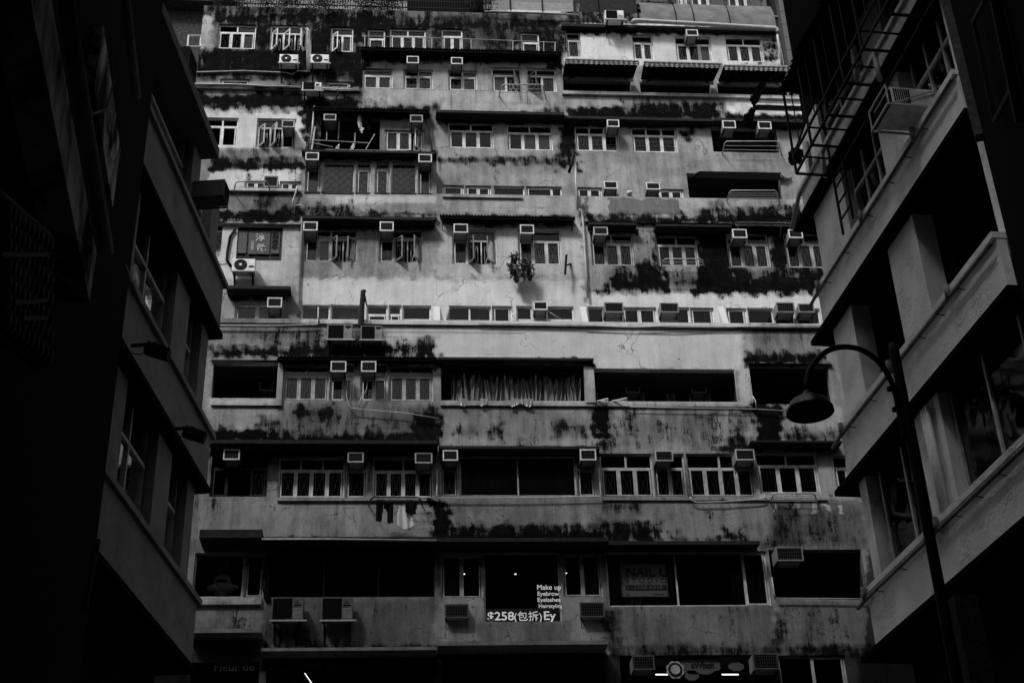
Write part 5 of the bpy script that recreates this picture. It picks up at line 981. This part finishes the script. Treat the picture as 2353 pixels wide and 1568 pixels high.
MB().tube([(NL.at(287,605,-.02)[0],NL.y(-.02),NL.at(287,605,-.02)[1]),(NL.at(325,698,-.02)[0],NL.y(-.02),NL.at(325,698,-.02)[1])],.012,5).build('cable',M['framed'],nl)
# pierced blocks, a screen wall nearer the camera
mb=MB(); s_,z_=NL.at(10,700,0); 
for i in range(10):
    for j in range(7):
        a=NL.at(8+i*11,480+j*42+i*9,-.05); 
        if a[0]>14: continue
        b2=blob((a[0],NL.y(.0),a[1]),.10,.11,.13,5); mb.add(b2.v,b2.f)
mb.build('block_screen',M['canopy'],nl,smooth=True)
for (x0,y0,x1,y1) in ((0,585,110,585),(30,695,105,690),(50,730,105,730)): 
    a=NL.at(x0,y0,-.1); b2=NL.at(x1,y1,-.1); MB().bar((a[0],NL.y(-.1),a[1]),(b2[0],NL.y(-.1),b2[1]),.03).build('screen_rail',M['canopy'],nl)
a=NL.at(225,1240,-.05); b2=NL.at(196,1400,-.05); MB().tube([(a[0],NL.y(-.05),a[1]),(NL.at(210,1320,-.05)[0],NL.y(-.05),NL.at(210,1320,-.05)[1]),(b2[0],NL.y(-.05),b2[1])],.03,6).build('pipe',M['canopy'],nl)
NR=Side(27.5,16.8,33.5,9.0,1)
nr=empty('dark_building',(0,0,0),'nearly black building at the right edge with a faint outlined window','building',local=NR.M)
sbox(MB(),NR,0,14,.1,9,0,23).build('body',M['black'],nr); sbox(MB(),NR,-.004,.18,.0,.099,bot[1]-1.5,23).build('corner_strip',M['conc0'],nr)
mb=MB(); pts=[(2236,50),(2285,278),(2322,208)]
for p,q in ((pts[0],pts[1]),(pts[1],pts[2]),((2262,0),(2236,50))): a=NR.at(*p,.0); b2=NR.at(*q,.0); mb.bar((a[0],NR.y(0),a[1]),(b2[0],NR.y(0),b2[1]),.05)
mb.build('window_frame',M['canopy'],nr); a=NR.at(2282,0); b2=NR.at(2340,280); mb=MB().bar((a[0],NR.y(.02),a[1]),(b2[0],NR.y(.02),b2[1]),.11); mb.build('pipe',M['canopy'],nr)
# roughcast post at the bottom right
p=at_y(2240,1520,15.0); t=MB().box(p.x-.14,p.x+.14,14.9,15.2,0,p.z+.75).build('roughcast_pier',mat('roughcast',.06,.95,.05,noise=.5,nscale=25,bump=.9),None); tag(t,'rough textured dark pier at the bottom right under the white building','pier')
# ---------------- street lamp ----------------
YP=14.0; base=at_y(2148,1300,YP); t=empty('street_lamp',(base.x,YP,0),'black street lamp with a bell shaped shade on a curved arm','street lamp')
top=at_y(2056,806,YP); MB().tube([(base.x,YP,0),(base.x,YP,3),(base.x,YP,top.z-.0),(base.x,YP,top.z+.1)],.075,16,.05).build('pole',M['dark'],t,smooth=True)
k=lambda x,y,Y:at_y(x,y,Y)
lc_=k(1861,905,13.2)
arm=[k(2078,1003,YP-.02),k(2066,950,YP-.02),k(2054,895,YP-.03),k(2040,862,YP-.06),k(2022,835,YP-.1),k(1995,812,YP-.25),k(1965,799,YP-.35),k(1930,797,YP-.5),k(1900,806,YP-.6),k(1874,828,YP-.68),k(1857,855,YP-.75),k(1852,886,13.2)]
# smooth the arm
def cr(P,n=6):
    out=[]
    for i in range(len(P)-1):
        a=P[max(i-1,0)];b_=P[i];c=P[i+1];d=P[min(i+2,len(P)-1)]
        for j in range(n): u=j/n; out.append(.5*((2*b_)+(c-a)*u+(2*a-5*b_+4*c-d)*u*u+(3*b_-a-3*c+d)*u**3))
    return out+[P[-1]]
MB().tube(cr(arm),.032,10).build('arm',M['dark'],t,smooth=True)
for x,y in ((2062,893),(2074,940)): q=k(x,y,YP); MB().bar(q+Vector((-.12,0,0)),q+Vector((.1,0,0)),.05).build('clamp',M['dark'],t)
sh=k(1861,948,13.2); r=.245; mb=MB(); mb.lathe([(.0,.27),(.035,.265),(.05,.2),(.12,.185),(.19,.14),(.225,.075),(.232,.06),(r+.005,.045),(r+.01,.0),(r-.0,-.004),(r-.01,.03),(.2,.05),(.1,.08),(0,.09)],sh,40); o=mb.build('lamp_shade',mat('shade_enamel',.02,.3,.5),t,smooth=True)
mb=MB(); mb.lathe([(0,.03),(.15,.025),(.21,.012)],sh,32); mb.build('diffuser',mat('diffuser',.035,.5,.2),t,smooth=True)
mb=MB(); mb.lathe([(.0,.36),(.03,.35),(.035,.25),(0,.25)],sh,12); mb.build('collar',M['dark'],t)
# ---------------- things on the roof ----------------
Y5=37.6
zr=at_y(1000,30,Y4).z
t=empty('roof_fence',at_y(600,10,Y4+.2),'rusty thin barred roof fence behind tangled plants','fence'); mb=MB(); a=at_y(500,18,Y4+.25); b_=at_y(1130,25,Y4+.25); x=a.x
while x<b_.x: mb.bar((x,Y4+.25,zr-.1),(x,Y4+.25,zr+.9),.018); x+=.09
mb.bar((a.x,Y4+.25,zr+.45),(b_.x,Y4+.25,zr+.45),.03).bar((a.x,Y4+.25,zr+.75),(b_.x,Y4+.25,zr+.75),.03); mb.build('bars',M['dark'],t)
def bush(x0,x1,y,Y,h,n,seed,label):
    rr=random.Random(seed); a=at_y(x0,y,Y); b_=at_y(x1,y,Y); t=empty('roof_shrub',(a+b_)/2,label,'shrub','shrubs along the roof edge'); mb=MB()
    cl=[(rr.uniform(a.x,b_.x),rr.uniform(-.4,.3),rr.uniform(0,h)) for _ in range(10)]
    for i in range(n):
        c=cl[i%10]; o=Vector((c[0]+rr.gauss(0,.16),Y+c[1]+rr.gauss(0,.15),a.z+c[2]+rr.gauss(0,.14))); p=Vector((rr.uniform(-1,1),rr.uniform(-1,1),rr.uniform(-.6,1))).normalized(); q=p.cross(Vector((rr.uniform(-1,1),rr.uniform(-1,1),.2))).normalized(); s=rr.uniform(.02,.05)
        mb.add([o,o+q*s*.4+p*s*.6,o+p*s*1.5,o-q*s*.4+p*s*.6],[(0,1,2,3)])
    mb.build('foliage',M['leafd'],t); mb=MB()
    for c in cl: mb.tube([((a.x+b_.x)/2+rr.uniform(-.3,.3),Y,a.z-.05),(c[0],Y+c[1],a.z+c[2]+.2)],.012,4)
    mb.build('stem',M['wood'],t)
for i,(x0,x1,lab) in enumerate(((505,580,'sparse dark shrub at the far left of the roof edge'),(590,680,'second dark shrub from the left on the roof edge'),(690,780,'third dark shrub from the left on the roof edge'),(790,880,'thick dark shrub at the middle of the roof edge'),(880,940,'last dark shrub before the black hoarding'),(1085,1135,'dark shrub left of the mesh balcony on the roof'))): bush(x0,x1,20,Y4+.1,.6,2300,i+3,lab)
# rear wall pale behind the fence, black hoarding, mesh cage
t=MB(); a=at_y(560,10,Y5+2); b_=at_y(1100,10,Y5+2); t.box(a.x,b_.x,Y5+2,Y5+2.2,P3+1.5,a.z+2.2); o=t.build('roof_hut',mat('pale_roof_wall',.3,.8,noise=.3),None); tag(o,'pale hut wall glimpsed through the roof shrubs','hut')
a=at_y(935,10,Y4+.35); b_=at_y(1110,10,Y4+.35); o=MB().box(a.x,b_.x,Y4+.5,Y4+1.0,zr-.05,zr+1.4).build('hoarding',M['black'],None); tag(o,'black sheet hoarding on the roof in the middle','hoarding')
t=empty('mesh_balcony',at_y(1220,20,Y4+.4),'roof balcony with wire mesh panels and dark railing','balcony'); a=at_y(1110,20,Y4+.5); b_=at_y(1325,20,Y4+.5); zz=zr-.15; mb=MB(); x=a.x
while x<b_.x: mb.bar((x,Y4+.3,zz),(x,Y4+.3,zz+.5),.015); x+=.1
mb.bar((a.x,Y4+.3,zz+.5),(b_.x,Y4+.3,zz+.5),.05).bar((a.x,Y4+.3,zz+.02),(b_.x,Y4+.3,zz+.02),.04); mb.build('railing',M['dark'],t)
mb=MB(); c0=at_y(1172,10,Y4+.9).x; c1=at_y(1318,10,Y4+.9).x; x=c0
for i in range(60): xx=c0+(c1-c0)*i/60; mb.bar((xx,Y4+.9,zz+.4),(xx+.25,Y4+.9,zz+1.6),.008); mb.bar((xx+.25,Y4+.9,zz+.4),(xx,Y4+.9,zz+1.6),.008)
mb.build('mesh',M['framed'],t); MB().box(c0,c1,Y4+1.6,Y4+1.7,zz-.3,zz+1.9).build('back_wall',M['side'],t); MB().bar((c0,Y4+.85,zz),(c0,Y4+.85,zz+1.7),.06).bar(((c0+c1)/2,Y4+.85,zz),((c0+c1)/2,Y4+.85,zz+1.7),.05).bar((c1,Y4+.85,zz),(c1,Y4+.85,zz+1.7),.06).build('post',M['dark'],t)
a=at_y(1325,20,Y4+1.2); b_=at_y(1466,20,Y4+1.2); o=MB().box(a.x,b_.x,Y4+1.1,Y4+3,zr-.4,zr+2.2).box(at_y(1370,10,Y4+1).x,at_y(1374,10,Y4+1).x,Y4+1.02,Y4+1.09,zr-.3,zr+2).build('roof_shed',M['canopy'],None); tag(o,'dark roof shed behind the plain condenser','shed')
# upper building on the right with its curved apron
t=empty('penthouse',at_y(1610,20,Y5),'grey penthouse wall with a curved pale apron above the white pipe','building'); zb0=at_y(1610,24,Y5).z; a=at_y(1463,24,Y5); b_=at_y(1758,24,Y5)
wx=[(1555,1580,-30,11),(1588,1632,-40,21),(1674,1719,-40,23)]
hs_=[hole(x0,x1,y0,y1,Y5) for x0,x1,y0,y1 in wx]; OPX=[h for h in hs_]
sv=dict(TONE=1); TONE.append((1463,-300,1770,28,.2,2)); MOLD_SHADE.append((1463,-300,1770,30,.34,10)); wall('wall',a.x,b_.x,zb0,zb0+5,Y5,OPX,t)
for x0,x1,y0,y1 in wx: window(x0,x1,y0,y1,Y5,'1|pp',tr=.3,open_=False,par=t,curt=[(0,1,'curtain')])
mb=MB(); V=[];F=[]; zt_=zb0+.02; zl_=at_y(1610,54,Y4+.0).z; n=10
xa=[at_y(1463,40,Y5).x,at_y(1540,40,Y5).x,at_y(1580,40,Y5).x,at_y(1660,40,Y5).x,at_y(1762,40,Y5).x]
for j in range(n+1):
    u=j/n; yv=Y5-.02-(Y5-Y4-.2)*math.sin(u*math.pi/2)**.8; zv=zt_+(zl_-zt_)*(1-math.cos(u*math.pi/2))
    for x in (xa[0],xa[-1]): V.append((x,yv,zv))
for j in range(n): F.append((2*j,2*j+2,2*j+3,2*j+1))
mb.add(V,F).build('apron',mat('apron',.16,.7,.2,noise=.3,nscale=3),t,smooth=True); mb=MB()
for x in xa[1:-1]:
    mb.tube([(x,V[2*j][1]-.01,V[2*j][2]) for j in range(n+1)],.022,6)
mb.tube([(xa[1]-.05,Y5-.2,zt_+1.2),(xa[1],Y5-.1,zt_),(xa[1]+.05,V[6][1]-.03,V[6][2])],.03,6).tube([(xa[0]+.25,V[8][1]-.04,V[8][2]+.08),(xa[1],V[8][1]-.04,V[8][2])],.018,6); mb.build('cable',M['dark'],t)
MB().box(a.x,b_.x,Y5+1.3,Y5+6,zb0-3,zb0+5).build('core',M['conc'],t)
# tall tower in the gap at the top right: black glazing with tiled strips
YT=62.0; t=empty('tower_block',(at_y(1800,60,YT).x,YT+5,0),'distant tower with black glazing and pale tiled vertical strips','tower'); a=at_y(1700,300,YT); b_=at_y(2050,300,YT)
MB().box(a.x,b_.x,YT,YT+15,0,95).build('glazing',M['signd'],t)
for x0,x1 in ((1752,1769),(1797,1817),(1850,1880)):
    mb=MB(); p=at_y(x0,60,YT-.6); q=at_y(x1,60,YT-.6); z=20
    while z<90: mb.box(p.x,q.x,YT-.6,YT-.01,z,z+.97); z+=1.0
    mb.build('tile_strip',M['tile'],t)
mb=MB(); 
for z in range(24,90,6): mb.box(a.x,b_.x,YT-.1,YT-.01,z,z+.12)
mb.build('floor_line',M['conc'],t)
# dim wall left of the tenement top and distant roofscape behind
YB=41.0; a=at_y(380,60,YB); b_=at_y(476,60,YB); o=empty('neighbour_building',(a.x,YB,0),'dim building glimpsed between the left building and the tenement top','building'); MB().box(a.x-4,b_.x,YB,YB+8,0,at_y(430,23,YB).z+.02).build('wall',M['conc0'],o); MB().box(a.x-4,b_.x+.2,YB-.5,YB+8.1,at_y(430,23,YB).z+.021,at_y(430,23,YB).z+5).build('upper_wall',M['conc0'],o)
mb=MB(); p=[at_y(433,82,Y4-.5),at_y(461,82,Y4-.2),at_y(460,107,Y4-.2),at_y(431,107,Y4-.5)]
for i in range(4): mb.bar(p[i],p[(i+1)%4],.05)
o=mb.build('opened_sash',M['frame'],None); tag(o,'opened white window sash at the top left corner of the tenement','window sash')
a=at_y(900,10,60); o=MB().box(-26,at_y(1480,0,60).x,60,70,0,52).build('backdrop_block',M['sided'],None); tag(o,'dim block rising behind the tenement roof','building')
# ---------------- ground ----------------
def struct(name,mb,m_): o=mb.build(name,M[m_],None); tag(o,kind='structure'); return o
struct('ground',MB().box(-400,400,-300,500,-.3,0),'asphalt'); struct('road',MB().box(-60,60,24.6,32.4,.001,.004),'asphalt')
struct('pavement',MB().box(-60,60,32.4,34.2,.0,.13),'conc')
MB_=MB().box(-70,-12,-14,-4,0,73).box(-11.99,40,-14,-4,0,38); o=MB_.build('rear_light_block',M['canopy'],None); tag(o,'unseen block added behind the viewer to shade the lower facade','building')  # unseen, added and shaped to shade lower floors and darken glass reflections
